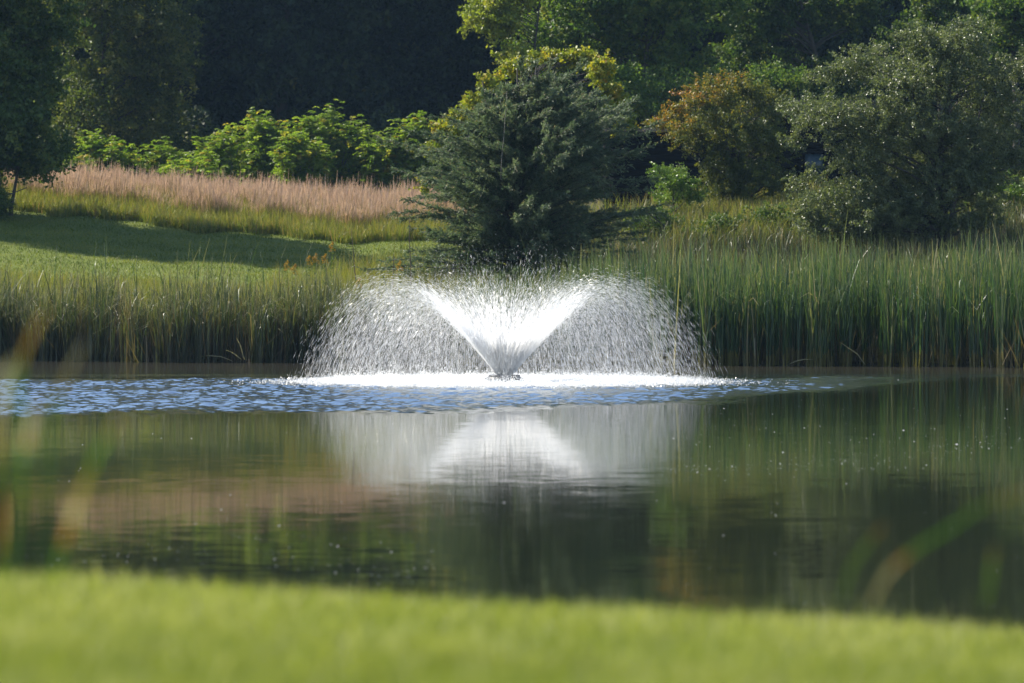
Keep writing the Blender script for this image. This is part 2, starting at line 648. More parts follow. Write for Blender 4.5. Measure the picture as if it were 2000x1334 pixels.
def fountain():
    rng = np.random.default_rng(7)
    root = empty('fountain', (FX, FY, 0))
    tag(root, 'floating pond fountain throwing a wide white vase-shaped spray in mid-pond', 'fountain')
    Z0 = 0.07
    N = 640000
    th = np.radians(rng.normal(34.5, 1.3, N))
    core = rng.random(N) < 0.05
    th[core] = np.radians(rng.uniform(6, 34, core.sum()))
    ph = rng.uniform(0, 2 * np.pi, N)
    jets = rng.random(N) < 0.55
    ph[jets] = np.round(ph[jets] / (2 * np.pi) * 44) * (2 * np.pi) / 44 + rng.normal(0, 0.022, jets.sum()) + 0.03
    th += 0.025 * np.sin(ph * 5 + 1) + 0.02 * np.sin(ph * 11)
    k = 0.19 + rng.exponential(0.22, N)
    v0 = rng.normal(9.95, 0.40, N)
    v = np.stack([np.sin(th) * np.cos(ph), np.sin(th) * np.sin(ph), np.cos(th)], 1) * v0[:, None]
    # weight: fine drops lose their speed early and fall close in
    p = np.zeros((N, 3)); p[:, 0] = 0.10 * np.cos(ph); p[:, 1] = 0.10 * np.sin(ph); p[:, 2] = Z0
    T = 1.9; dt = 0.01
    tp = rng.uniform(0, T, N)
    # extra weight near the nozzle so that the sheet is solid
    near = rng.random(N) < 0.28
    tp[near] = rng.exponential(0.055, near.sum())
    P = np.zeros((N, 3)); D = np.zeros((N, 3)); ok = np.zeros(N, bool)
    steps = int(T / dt)
    for s in range(steps):
        sel = (tp >= s * dt) & (tp < (s + 1) * dt)
        fr = ((tp - s * dt) / dt)[:, None]
        P[sel] = (p + v * dt * fr)[sel]; D[sel] = v[sel]; ok[sel] = p[sel, 2] > 0.02
        sp = np.linalg.norm(v, axis=1, keepdims=True)
        v = v + (-k[:, None] * sp * v + np.array([0, 0, -9.8])) * dt
        v += rng.normal(0, 0.02, v.shape)
        p = p + v * dt
    # the sheet tears open as it rises
    ok &= ~((D[:, 2] > -0.8) & (rng.random(N) < 0.62 * np.clip((P[:, 2] - 0.25) / 0.6, 0, 1)))
    ok &= ~((D[:, 2] < -0.8) & (rng.random(N) < 0.30))
    P = P[ok]; D = D[ok]; kk = k[ok]
    sp = np.linalg.norm(D, axis=1)
    length = np.clip(sp * 0.032 * rng.uniform(0.4, 1.4, len(P)), 0.02, 0.24)
    rad = np.clip(0.0019 * (0.3 / kk) ** 0.5, 0.0009, 0.0030) * rng.uniform(0.6, 1.5, len(P))
    late = D[:, 2] < 2.0
    rad = np.where(late, rad * rng.uniform(0.28, 0.80, len(P)), rad)
    mist = late & (rng.random(len(P)) < 0.30)
    P = np.where(mist[:, None], P + rng.normal(0, 0.10, P.shape), P)
    length = np.where(mist, 0.018, length); rad = np.where(mist, 0.0022, rad)
    P[:, 2] = np.maximum(P[:, 2], 0.02)
    a = Acc()
    streaks(a, P, D, length, rad)
    sp_o = link('water_spray', a.mesh('water_spray'), M_DROP, root)
    tag(sp_o, kind='stuff')
    # solid sheet of water close to the nozzle: a ragged hollow cone
    a = Acc()
    na, nr = 96, 12
    rr = rng.normal(0, 0.010, (nr, na))
    V = []
    for i in range(nr):
        s = i / (nr - 1)
        hgt = Z0 + s * 0.22
        rad_ = 0.098 + s * 0.22 * 0.64
        for j in range(na):
            an = j / na * 2 * np.pi
            rj = rad_ + rr[i, j] * (0.3 + s)
            top = hgt + (rng.uniform(-0.12, 0.08) if i == nr - 1 else 0)
            V.append((rj * math.cos(an), rj * math.sin(an), top))
    Q = [(i * na + j, i * na + (j + 1) % na, (i + 1) * na + (j + 1) % na, (i + 1) * na + j) for i in range(nr - 1) for j in range(na)]
    a.add(V, quads=np.array(Q))
    link('water_jet', a.mesh('water_jet', True), M_DROP, root)
    # float ring: lathe profile, with a rope and a guard rail
    def lathe(prof, seg=48):
        V = []; Q = []
        for r, z in prof:
            for j in range(seg):
                an = j / seg * 2 * np.pi
                V.append((r * math.cos(an), r * math.sin(an), z))
        for i in range(len(prof) - 1):
            for j in range(seg):
                q = (j + 1) % seg
                Q.append((i * seg + j, i * seg + q, (i + 1) * seg + q, (i + 1) * seg + j))
        return V, np.array(Q)
    t = NT('float_plastic')
    n = t.noise(t.obj(), 8.0, 4, 0.6)
    c = t.ramp(n, [(0.3, (0.02, 0.022, 0.025)), (0.7, (0.07, 0.07, 0.075))])
    pr = t.n('ShaderNodeBsdfPrincipled'); t.l(c, pr.inputs['Base Color']); pr.inputs['Roughness'].default_value = 0.4
    t.l(pr.outputs[0], t.out.inputs[0])
    a = Acc(); V, Q = lathe([(0.16, -0.05), (0.17, 0.10), (0.30, 0.115), (0.345, 0.09), (0.38, 0.02), (0.35, -0.1)]); a.add(V, quads=Q)
    link('float', a.mesh('float', True), t.m, root)
    a = Acc(); V, Q = lathe([(0.09, 0.0), (0.10, 0.10), (0.135, 0.115), (0.13, 0.13), (0.05, 0.13), (0.001, 0.12)]); a.add(V, quads=Q)
    link('nozzle', a.mesh('nozzle', True), t.m, root)
    for zz, r_ in ((0.125, 0.30), (0.07, 0.375)):
        a = Acc()
        an = np.linspace(0, 2 * np.pi, 49)
        tube(a, np.stack([r_ * np.cos(an), r_ * np.sin(an), np.full(49, zz)], 1), [0.012] * 49, 6)
        link('guard_ring', a.mesh('guard_ring', True), t.m, root)
    # the splash where the drops land: a low ring of jumping beads
    a = Acc()
    N2 = 95000
    r = np.where(rng.random(N2) < 0.6, rng.normal(3.0, 0.75, N2), rng.uniform(1.0, 3.6, N2))
    r = np.clip(r + np.abs(rng.normal(0, 0.35, N2)) * (rng.random(N2) < 0.3), 0.55, 5.6)
    ph = rng.uniform(0, 2 * np.pi, N2)
    hz = np.abs(rng.exponential(0.055, N2)) * (0.6 + 0.5 * np.sin(ph * 23 + r * 5) * np.sin(ph * 9)) * np.clip((5.3 - r) / 2.2, 0.12, 1) * np.clip((r - 0.7) / 1.8, 0.12, 1)
    c = np.stack([r * np.cos(ph), r * np.sin(ph), 0.004 + hz], 1)
    d = rand_dirs(rng, N2); d[:, 2] = np.abs(d[:, 2]) + 0.5
    streaks(a, c, d, rng.uniform(0.012, 0.05, N2), rng.uniform(0.003, 0.009, N2))
    s = link('splash_ring', a.mesh('splash_ring'), M_DROP, root)
    tag(s, kind='stuff')


fountain()

# floating specks on the pond: froth and seed fluff
def specks():
    rng = np.random.default_rng(3)
    a = Acc()
    pts = []
    for _ in range(450):
        y = 1 / rng.uniform(1 / 66, 1 / 9.5)
        x = rng.uniform(-1, 1) * y / 5.6
        pts.append((x, y, rng.uniform(0.004, 0.011) * min(y / 45, 1)))
    # a drift line on the right, curving away
    for _ in range(420):
        px = rng.uniform(1290, 2080)
        py = 918 - (px - 1300) * 0.045 - max(px - 1700, 0) * 0.10 + rng.normal(0, 5 + (px - 1290) * 0.012)
        Y = 6000 * 1.56 / (py - 590)
        x = (px - 1000) / 6000 * Y
        pts.append((x, Y, rng.uniform(0.002, 0.006)))
    for _ in range(260):
        py = rng.uniform(790, 880)
        px = rng.normal(1650, 260)
        Y = 6000 * 1.56 / (py - 590)
        pts.append(((px - 1000) / 6000 * Y, Y, rng.uniform(0.002, 0.007)))
    for _ in range(300):
        px = rng.uniform(0, 850)
        py = 1085 + 30 * math.sin(px * 0.011) + rng.normal(0, 26)
        Y = 6000 * 1.56 / (py - 590)
        pts.append(((px - 1000) / 6000 * Y, Y, rng.uniform(0.0015, 0.004)))
    for x, y, s in pts:
        k = 6
        an = np.arange(k) / k * 2 * np.pi
        s = s * 0.6 * float(np.exp(rng.normal(-0.2, 0.45)))
        rr = s * rng.uniform(0.5, 1.5, k)
        V = np.concatenate([np.stack([x + rr * np.cos(an) * 1.3, y + rr * np.sin(an), np.zeros(k)], 1), [[x, y, s * 0.9]]])
        a.add(V, tris=np.array([(j, (j + 1) % k, k) for j in range(k)]))
    o = link('froth_specks', a.mesh('froth_specks'), M_FROTH)
    tag(o, 'scattered white froth specks floating on the calm pond water', 'froth', kind='stuff')


specks()

# ------------------------------------------------------------------ reeds and grasses
def blades(acc, base, height, width, rng, lean=0.12, bend=0.3, segs=5, v=None, tipw=0.15, midw=1.0, leanx=0.0, fold=None):
    """grass-like strips: base (n,3), height (n,), width (n,)"""
    n = len(base)
    ang = rng.uniform(0, 2 * np.pi, n)
    ld = np.stack([np.cos(ang), np.sin(ang), np.zeros(n)], 1)
    lam = (rng.normal(0, lean, n))[:, None]
    bd = (np.abs(rng.normal(0, bend, n)))[:, None]
    wa = rng.uniform(0, np.pi, n)
    wd = np.stack([np.cos(wa), np.sin(wa), np.zeros(n)], 1)
    H = height[:, None]; W = width[:, None]
    fd = np.zeros((n, 1)) if fold is None else (rng.random(n) < fold)[:, None].astype(float)
    rows = []
    for s in range(segs + 1):
        t = s / segs
        c = base + np.array([0, 0, 1.0]) * H * t + ld * H * (lam * t + bd * t ** 2.5) - np.array([0, 0, 1.0]) * H * bd * 0.45 * t ** 3
        tt = max(t - 0.72, 0) / 0.28
        c = c + fd * (ld * H * 0.20 * tt - np.array([0, 0, 1.0]) * H * 0.34 * tt ** 1.2)
        c[:, 0] += leanx * height * t
        w = W * (midw + (tipw - midw) * t ** 2.2) * 0.5
        rows.append(c - wd * w); rows.append(c + wd * w)
    V = np.stack(rows, 1).reshape(-1, 3)
    i = np.arange(n) * (2 * (segs + 1))
    Q = []; hh = []
    for s in range(segs):
        b = i + 2 * s
        Q.append(np.stack([b, b + 1, b + 3, b + 2], 1)); hh.append(np.full(n, (s + 0.5) / segs))
    if v is None:
        v = rng.random(n)
    acc.add(V, quads=np.concatenate(Q), v=np.tile(v, segs), h=np.concatenate(hh))


REED = [(0.0, (0.018, 0.045, 0.022)), (0.35, (0.040, 0.085, 0.035)), (0.65, (0.075, 0.12, 0.045)), (0.80, (0.14, 0.16, 0.07)), (0.90, (0.32, 0.28, 0.17)), (1.0, (0.15, 0.10, 0.05))]
M_REED = leaf_mat('reed_leaf', REED, 0.42, 0.36, 0.5, hstops=[(0.0, 0.45, (0.50, 0.27, 0.05)), (0.10, 0.3, (0.36, 0.24, 0.05)), (0.24, 0.0, (0.1, 0.1, 0.05)), (0.72, 0.0, (0.1, 0.1, 0.05)), (0.86, 0.05, (0.2, 0.2, 0.1)), (1.0, 0.45, (0.36, 0.32, 0.18))])
M_REED_DARK = leaf_mat('dark_reed_leaf', [(0.0, (0.03, 0.05, 0.018)), (0.4, (0.055, 0.085, 0.028)), (0.65, (0.09, 0.10, 0.04)), (0.85, (0.16, 0.13, 0.07)), (1.0, (0.09, 0.055, 0.035))], 0.36, 0.38, 0.5,
                       hstops=[(0.0, 0.5, (0.05, 0.04, 0.025)), (0.4, 0.3, (0.05, 0.045, 0.03)), (0.66, 0.0, (0.1, 0.1, 0.05)), (0.85, 0.15, (0.3, 0.28, 0.16)), (1.0, 0.7, (0.44, 0.40, 0.26))])


def bed(name, x0, x1, depth0, depth1, n, hfun, mat, rng, label, width=0.016, **kw):
    a = Acc()
    per = 8
    nc = n // per
    cx = rng.uniform(x0, x1, nc)
    cd = depth0 + (depth1 - depth0) * rng.random(nc) ** 1.35 + 0.10 * (np.sin(cx * 3.1) + np.sin(cx * 7.3 + 1.2))
    ch = rng.normal(1, 0.10, nc); cvv = rng.random(nc)
    i = np.repeat(np.arange(nc), per)
    n = len(i)
    x = cx[i] + rng.normal(0, 0.07, n); d = np.maximum(cd[i] + rng.normal(0, 0.07, n), depth0)
    y = shore(x) + d
    z = np.maximum(tz(x, y), -0.05) - 0.03
    h = hfun(x, d) * ch[i] * rng.normal(0.95, 0.13, n)
    blades(a, np.stack([x, y, z], 1), np.clip(h, 0.3, None), width * rng.uniform(0.5, 1.5, n), rng, v=np.clip(0.55 * cvv[i] + 0.45 * rng.random(n), 0, 1), segs=6, **kw)
    o = link(name, a.mesh(name), mat)
    tag(o, label, 'reeds', kind='stuff')
    return o


rng = np.random.default_rng(11)
bed('cattail_bed', 1.2, 19.0, -0.25, 7.5, 11500, lambda x, d: 2.50 - 0.10 * d + 0.12 * np.sin(x * 1.7) - 0.9 * np.clip((2.4 - x) / 1.5, 0, 1), M_REED, rng,
    'tall dense green cattail bed with orange stem bases along the right bank', width=0.032, lean=0.09, bend=0.09, fold=0.26)
bed('reed_bed', -22, -1.0, -0.2, 3.2, 10500, lambda x, d: 1.95 - 0.12 * d + 0.15 * np.sin(x * 2.1), M_REED_DARK, rng,
    'dark reed fringe with pale bent tips along the left bank', width=0.028, lean=0.13, bend=0.15, fold=0.42)
bed('reed_thicket', -1.6, 2.6, -0.2, 3.5, 5500, lambda x, d: 1.8 + 0.2 * np.clip(x, 0, 3) - 0.05 * d, M_REED, rng,
    'dim reeds behind the fountain spray at the foot of the cedar', width=0.017, lean=0.09, bend=0.12, fold=0.2)

# dead brown stems low in the left fringe
M_STRAW = leaf_mat('dry_stem', [(0, (0.07, 0.05, 0.035)), (0.6, (0.14, 0.10, 0.06)), (1, (0.28, 0.22, 0.13))], 0.25, 0.6, 0.3)
a = Acc()
n = 11000
x = np.where(rng.random(n) < 0.75, rng.uniform(-20, 3, n), rng.uniform(3, 16.5, n)); d = rng.uniform(-0.05, 1.6, n); y = shore(x) + d
blades(a, np.stack([x, y, np.maximum(tz(x, y), 0) - 0.03], 1), rng.uniform(0.5, 1.5, n), rng.uniform(0.005, 0.011, n), rng, lean=0.10, bend=0.05, segs=3)
tag(link('dry_reed_stems', a.mesh('dry_reed_stems'), M_STRAW), 'thin dead brown reed stems standing at the left waterline', 'dead reeds', kind='stuff')

a = Acc()
n = 1500
x = rng.uniform(-20, 16.5, n); d = rng.uniform(-0.25, 1.2, n); y = shore(x) + d
blades(a, np.stack([x, y, np.maximum(tz(x, y), 0) - 0.02], 1), rng.uniform(0.3, 1.3, n), rng.uniform(0.010, 0.022, n), rng, lean=0.7, bend=0.2, segs=3, v=rng.uniform(0.6, 1, n))
tag(link('broken_reeds', a.mesh('broken_reeds'), M_STRAW), 'bleached broken reed blades leaning over the waterline', 'dead reeds', kind='stuff')

# meadow plants on the slope between fringe and lawn
M_MEADOW = leaf_mat('meadow_leaf', [(0.0, (0.07, 0.11, 0.02)), (0.4, (0.15, 0.19, 0.03)), (0.7, (0.25, 0.26, 0.045)), (0.88, (0.32, 0.25, 0.07)), (1.0, (0.25, 0.16, 0.09))], 0.40, 0.5, 0.4,
                    hstops=[(0.0, 0.3, (0.07, 0.09, 0.03)), (0.4, 0.0, (0.1, 0.1, 0.05)), (0.75, 0.1, (0.25, 0.2, 0.06)), (1.0, 0.5, (0.27, 0.20, 0.10))])
a = Acc()
n = 60000
x = rng.uniform(-20, 0.5, n); d = 2.0 + 8.5 * rng.random(n) ** 1.6 + 0.4 * np.sin(x * 1.1)
dm = np.where(x > -6, 10, 0)
d = d + rng.random(n) * dm * np.clip((x + 7) / 4, 0, 1)
y = shore(x) + d
hh = np.where(x > -7, 0.75, 0.62 * np.clip(1.35 - (d - 2) / 8.5, 0.3, 1)) * rng.uniform(0.5, 1.4, n)
blades(a, np.stack([x, y, tz(x, y) - 0.03], 1), hh, rng.uniform(0.006, 0.016, n), rng, lean=0.22, bend=0.3, segs=3)
tag(link('bank_grass', a.mesh('bank_grass'), M_MEADOW), 'unmown yellow-green grass and weeds on the left bank above the reeds', 'grass', kind='stuff')

# short tufts of the mown lawn
M_LAWNT = leaf_mat('lawn_blade', [(0.0, (0.07, 0.10, 0.015)), (0.5, (0.12, 0.155, 0.022)), (1.0, (0.20, 0.20, 0.05))], 0.40, 0.5, 0.3)
a = Acc()
n = 70000
x = rng.uniform(-22, 1.0, n); d = rng.uniform(7, 31, n); y = shore(x) + d
blades(a, np.stack([x, y, tz(x, y) - 0.01], 1), rng.uniform(0.04, 0.12, n), rng.uniform(0.012, 0.03, n), rng, lean=0.5, bend=0.4, segs=2,
       v=np.clip(0.45 + 0.28 * np.sin(y * 2.1 + 0.5 * np.sin(x)) + 0.2 * np.sin(x * 1.3 + y * 0.7) * np.sin(x * 0.37) + rng.normal(0, 0.22, n), 0, 1))
# (mown turf)
tag(link('lawn_grass', a.mesh('lawn_grass'), M_LAWNT), 'short mown grass of the lawn sloping up beyond the reeds', 'grass', kind='stuff')

# low yellow-green meadow in front of the pink grass
a = Acc()
n = 60000
x = rng.uniform(-24, 1.5, n)
y = 108.0 - 0.30 * (x + 18) + 0.5 * np.sin(x * 1.3) + 0.3 * np.sin(x * 3.7) + 4.5 * rng.random(n) ** 1.2
hh = (0.45 + 0.12 * (y - 108 + 0.3 * (x + 18))) * rng.uniform(0.6, 1.3, n)
blades(a, np.stack([x, y, tz(x, y) - 0.03], 1), np.clip(hh, 0.2, 1.2), rng.uniform(0.012, 0.026, n), rng, lean=0.2, bend=0.25, segs=3)
tag(link('meadow_grass', a.mesh('meadow_grass'), M_MEADOW), 'knee high yellow-green meadow between the shaded lawn and the pink grass', 'grass', kind='stuff')

# pink-tipped tall grass across the field
M_PINK = leaf_mat('bluestem_grass', [(0.0, (0.13, 0.15, 0.035)), (0.4, (0.20, 0.19, 0.06)), (0.7, (0.28, 0.20, 0.10)), (1.0, (0.32, 0.21, 0.14))], 0.42, 0.55, 0.3, tint=(1.3, 1.1, 0.85),
                  hstops=[(0.0, 0.75, (0.12, 0.17, 0.03)), (0.45, 0.7, (0.19, 0.20, 0.05)), (0.62, 0.6, (0.27, 0.22, 0.12)), (0.8, 0.7, (0.37, 0.275, 0.23)), (1.0, 0.85, (0.52, 0.41, 0.365))])


def field_edge(x):
    """front edge (world y) of the tall grass"""
    return 108.0 - 0.30 * (x + 18) + 0.35 * np.sin(x * 1.3) + 0.2 * np.sin(x * 3.7)


a = Acc()
n = 62000
x = rng.uniform(-24, -1.5, n)
y = field_edge(x) + 2.2 + 11 * rng.random(n) ** 1.2
dd = y - field_edge(x)
hh = (0.60 + 0.55 * np.clip(dd / 4, 0, 1) + 0.24 * np.sin(x * 5.1 + y * 2) * np.sin(x * 1.9) + 0.12 * np.sin(x * 2.3 + y)) * rng.normal(1, 0.16, n)
blades(a, np.stack([x, y, tz(x, y) - 0.03], 1), np.clip(hh, 0.3, 2), rng.uniform(0.010, 0.024, n), rng, lean=0.10, bend=0.13, segs=4, tipw=0.5, leanx=0.06)
tag(link('tall_grass', a.mesh('tall_grass'), M_PINK), 'tall sunlit meadow grass with pinkish seed heads in front of the bright green shrubs', 'tall grass', kind='stuff')

# sedge on the right slope, coloured dark to stand in for tree shade
a = Acc()
n = 38000
x = rng.uniform(0.5, 22, n); y = shore(x) + rng.uniform(6.5, 30, n)
blades(a, np.stack([x, y, tz(x, y) - 0.03], 1), rng.uniform(0.4, 0.95, n), rng.uniform(0.014, 0.03, n), rng, lean=0.25, bend=0.35, segs=3)
tag(link('sedge', a.mesh('sedge'), M_REED_DARK), 'sedge coloured dark green for the shade under the shrubs and trees behind the cattails', 'grass', kind='stuff')

# golden and dull grass on the right slope
a = Acc()
n = 16000
x = np.where(rng.random(n) < 0.6, rng.uniform(5, 10.5, n), rng.uniform(0, 22, n)); y = shore(x) + rng.uniform(20, 36, n)
blades(a, np.stack([x, y, tz(x, y) - 0.03], 1), rng.uniform(0.35, 1.0, n), rng.uniform(0.012, 0.026, n), rng, lean=0.2, bend=0.3, segs=3)
tag(link('rough_grass', a.mesh('rough_grass'), M_MEADOW), 'rough golden green grass under the shrubs on the right slope', 'grass', kind='stuff')

# soft foreground turf
a = Acc()
n = 90000
y = 1 / rng.uniform(1 / 8.6, 1 / 3.3, n)
x = rng.uniform(-1, 1, n) * (y / 5.2)
M_TURF = leaf_mat('turf_blade', [(0.0, (0.10, 0.14, 0.016)), (0.35, (0.16, 0.20, 0.026)), (0.7, (0.27, 0.29, 0.09)), (1.0, (0.44, 0.42, 0.22))], 0.45, 0.5, 0.4)
patch = 0.5 + 0.3 * np.sin(x * 3.1 + 1.7 * np.sin(y * 2.3)) * np.sin(y * 1.9 + x) + 0.25 * np.sin(x * 8.3 + y * 3) * np.sin(y * 5.1 - x * 2)
patch = patch + 0.25 * np.clip((y - 5.2) / 2.4, -0.6, 1)
blades(a, np.stack([x, y, nz(x, y) - 0.004], 1), rng.uniform(0.025, 0.06, n) * (0.8 + 0.4 * patch) * (1 + 0.6 * (rng.random(n) < 0.02)), rng.uniform(0.002, 0.004, n), rng, lean=0.35, bend=0.4, segs=2,
       v=np.clip(rng.normal(0.35, 0.2, n) + 0.35 * patch, 0, 1))
tag(link('turf_grass', a.mesh('turf_grass'), M_TURF), 'out of focus bright green mown turf across the bottom edge', 'grass', kind='stuff')


# individual tall stalks standing out of the reeds
def stalk(name, x, y, h, rng, label, mat, nl=5, group=None, lean=0.1, width=0.018, head=None):
    z = float(np.maximum(tz(x, y), 0)) - 0.03
    root = empty(name, (x, y, z))
    tag(root, label, 'reed', group)
    lx_ = rng.normal(0, lean)
    a = Acc()
    sp = np.array([[0, 0, 0], [lx_ * h * 0.4, 0, h * 0.5], [lx_ * h, 0, h * 0.86]])
    tube(a, sp, [0.008, 0.006, 0.004], 5, v=0.45)
    link('stem', a.mesh('stem'), mat, root)
    a = Acc()
    base = np.zeros((nl, 3)); hs = h * rng.uniform(0.75, 1.12, nl)
    base[:, 0] = rng.normal(0, 0.02, nl)
    blades(a, base, hs, np.full(nl, width), rng, lean=0.08, bend=0.10, segs=7, v=rng.uniform(0.2, 0.9, nl), leanx=lx_, fold=0.25)
    link('leaves', a.mesh('leaves'), mat, root)
    return root


rngs = np.random.default_rng(21)
sp_x = [105, 175, 208, 265, 330, 382, 408, 478, 516]
tops = [452, 448, 452, 478, 462, 456, 478, 462, 470]
words_ = ['leftmost tall reed rising against the shaded lawn', 'second tall reed from the left, against the shaded lawn', 'forked tall reed just right of the second one, tops the lawn edge',
          'short arching reed against the shaded lawn, fourth from the left', 'fifth tall reed from the left, over the shaded lawn', 'slim upright reed in the middle of the shaded lawn',
          'short reed right beside the slim middle reed', 'second last tall reed before the goldenrods', 'last tall reed before the goldenrods, leaning right']
for px, ty, lb in zip(sp_x, tops, words_):
    Y = 86.0
    p = at(px, ty, Y)
    zb = float(tz(p[0], Y))
    stalk('tall_reed', p[0], Y, p[2] - zb, rngs, lb, M_REED, nl=3, group='tall reeds standing out above the left bank', width=0.022)

# broken pale blades lying at the waterline
def flat_leaf(name, pts, w, mat, label, cat, group=None, v=0.95):
    pts = np.asarray(pts, float)
    root_p = pts[0].copy()
    loc = pts - root_p
    a = Acc()
    n = len(loc)
    tang = unit(np.gradient(loc, axis=0))
    side = unit(np.cross(tang, np.array([0, 1.0, 0.3])))
    ws = w * (np.sin(np.linspace(0.35, np.pi * 0.97, n)) * 0.5 + 0.1)
    up = np.cross(tang, side)
    V = []
    for i in range(n):
        V += [loc[i] - side[i] * ws[i], loc[i] + up[i] * ws[i] * 0.2, loc[i] + side[i] * ws[i]]
    Q = []
    for i in range(n - 1):
        b = i * 3
        Q += [(b, b + 1, b + 4, b + 3), (b + 1, b + 2, b + 5, b + 4)]
    h = np.repeat((np.arange(n - 1) + 0.5) / (n - 1), 2)
    a.add(V, quads=np.array(Q), v=v if np.ndim(v) == 0 else np.repeat(v, 2), h=h)
    o = link(name, a.mesh(name, True), mat, loc=tuple(root_p))
    tag(o, label, cat, group)
    return o


M_PALE = leaf_mat('pale_dead_leaf', [(0, (0.25, 0.22, 0.12)), (1, (0.42, 0.36, 0.22))], 0.3, 0.5, 0.3)
for (x0, y0, x1, y1, lb) in [(478, 703, 462, 660, 'pale dead leaf standing out of the water near the left reeds'), (470, 701, 440, 684, 'pale dead leaf leaning left at the left waterline'),
                              (1310, 712, 1425, 694, 'long pale fallen leaf just right of the spray'), (1540, 712, 1588, 702, 'long pale fallen leaf at the foot of the cattails'),
                              (1690, 712, 1640, 668, 'bent brown leaf leaning over the water under the cattails'), (385, 698, 455, 706, 'fallen leaf lying flat at the left waterline')]:
    xw = (x0 - 1000) / 6000 * 78
    Yd = float(shore(xw)) - 0.15
    p0 = at(x0, y0, Yd); p1 = at(x1, y1, Yd - 0.2)
    p0[2] = max(p0[2], 0.01)
    flat_leaf('fallen_leaf', curve_pts(p0, p1, rngs, 7, 0.1, 0.08), 0.022, M_PALE, lb, 'reed leaf', 'dead leaves along the waterline')

# goldenrod and dead stalks
M_GOLD = leaf_mat('goldenrod_flower', [(0, (0.30, 0.17, 0.02)), (0.6, (0.42, 0.27, 0.03)), (1, (0.34, 0.14, 0.04))], 0.3, 0.7, 0.2)
M_STEMG = leaf_mat('herb_leaf', [(0, (0.05, 0.09, 0.02)), (1, (0.12, 0.16, 0.03))], 0.4, 0.5, 0.4)


def goldenrod(px, py, Y, label, rng):
    p = at(px, py, Y)
    zb = float(tz(p[0], Y)); h = p[2] - zb
    root = empty('goldenrod', (p[0], Y, zb - 0.02))
    tag(root, label, 'wildflower', 'goldenrods on the left bank')
    a = Acc(); tube(a, curve_pts((0, 0, 0), (rng.normal(0, 0.04), 0, h), rng, 5, 0.05), [0.006, 0.006, 0.005, 0.004, 0.003], 5)
    n = 120
    t = rng.uniform(0.1, 0.9, n)
    leaves(a, np.stack([rng.normal(0, 0.03, n), rng.normal(0, 0.03, n), t * h], 1), np.full(n, 0.09), np.full(n, 0.022), rng, rng.random(n))
    link('leafy_stem', a.mesh('leafy_stem'), M_STEMG, root)
    a = Acc(); n = 150
    t = rng.random(n)
    r = 0.11 * (1 - t) + 0.02
    an = rng.uniform(0, 6.28, n)
    leaves(a, np.stack([r * 0.7 * np.cos(an) + 0.03 * np.sin(t * 9), r * 0.7 * np.sin(an), h * 0.97 - 0.26 + t * 0.28 + rng.normal(0, 0.012, n)], 1), np.full(n, 0.04), np.full(n, 0.02), rng, rng.random(n))
    link('flower_plume', a.mesh('flower_plume'), M_GOLD, root)


gl = [(648, 468, 86, 'tallest goldenrod, its yellow plume against the shaded lawn'), (603, 494, 85, 'leftmost goldenrod in the clump at the lawn edge'), (616, 491, 85.5, 'goldenrod in the clump, right of the leftmost one'),
      (634, 492, 85, 'goldenrod just left below the tallest one'), (560, 505, 84.5, 'small goldenrod standing apart to the left of the clump'), (575, 512, 84, 'low goldenrod between the lone one and the clump'),
      (700, 540, 84, 'goldenrod low beside the left rim of the spray'), (780, 505, 84, 'goldenrod under the left foot of the cedar')]
for g in gl:
    goldenrod(*g, rngs)
for (x0, y0, x1, y1, lb) in [(700, 515, 686, 446, 'bare dark dead stalk leaning left over the shaded lawn'), (803, 460, 800, 425, 'thin dark post-like dead stalk beside the cedar'), (766, 545, 768, 495, 'dark dead stalk right of the goldenrods')]:
    Y = 86
    p0 = at(x0, y0, Y); p1 = at(x1, y1, Y); p0[2] = tz(p0[0], Y) - 0.02
    a = Acc(); tube(a, curve_pts(p0 * 0, p1 - p0, rngs, 5, 0.05), [0.014, 0.013, 0.012, 0.010, 0.006], 5)
    o = link('dead_stalk', a.mesh('dead_stalk'), bark_mat('stalk_bark', (0.04, 0.025, 0.02), (0.09, 0.06, 0.045)), loc=tuple(p0)); tag(o, lb, 'dead plant', 'dead stalks on the left bank')

# ------------------------------------------------------------------ trees
B_DARK = bark_mat('dark_bark', (0.03, 0.026, 0.022), (0.075, 0.065, 0.055))
B_GREY = bark_mat('grey_bark', (0.07, 0.065, 0.055), (0.17, 0.155, 0.13))


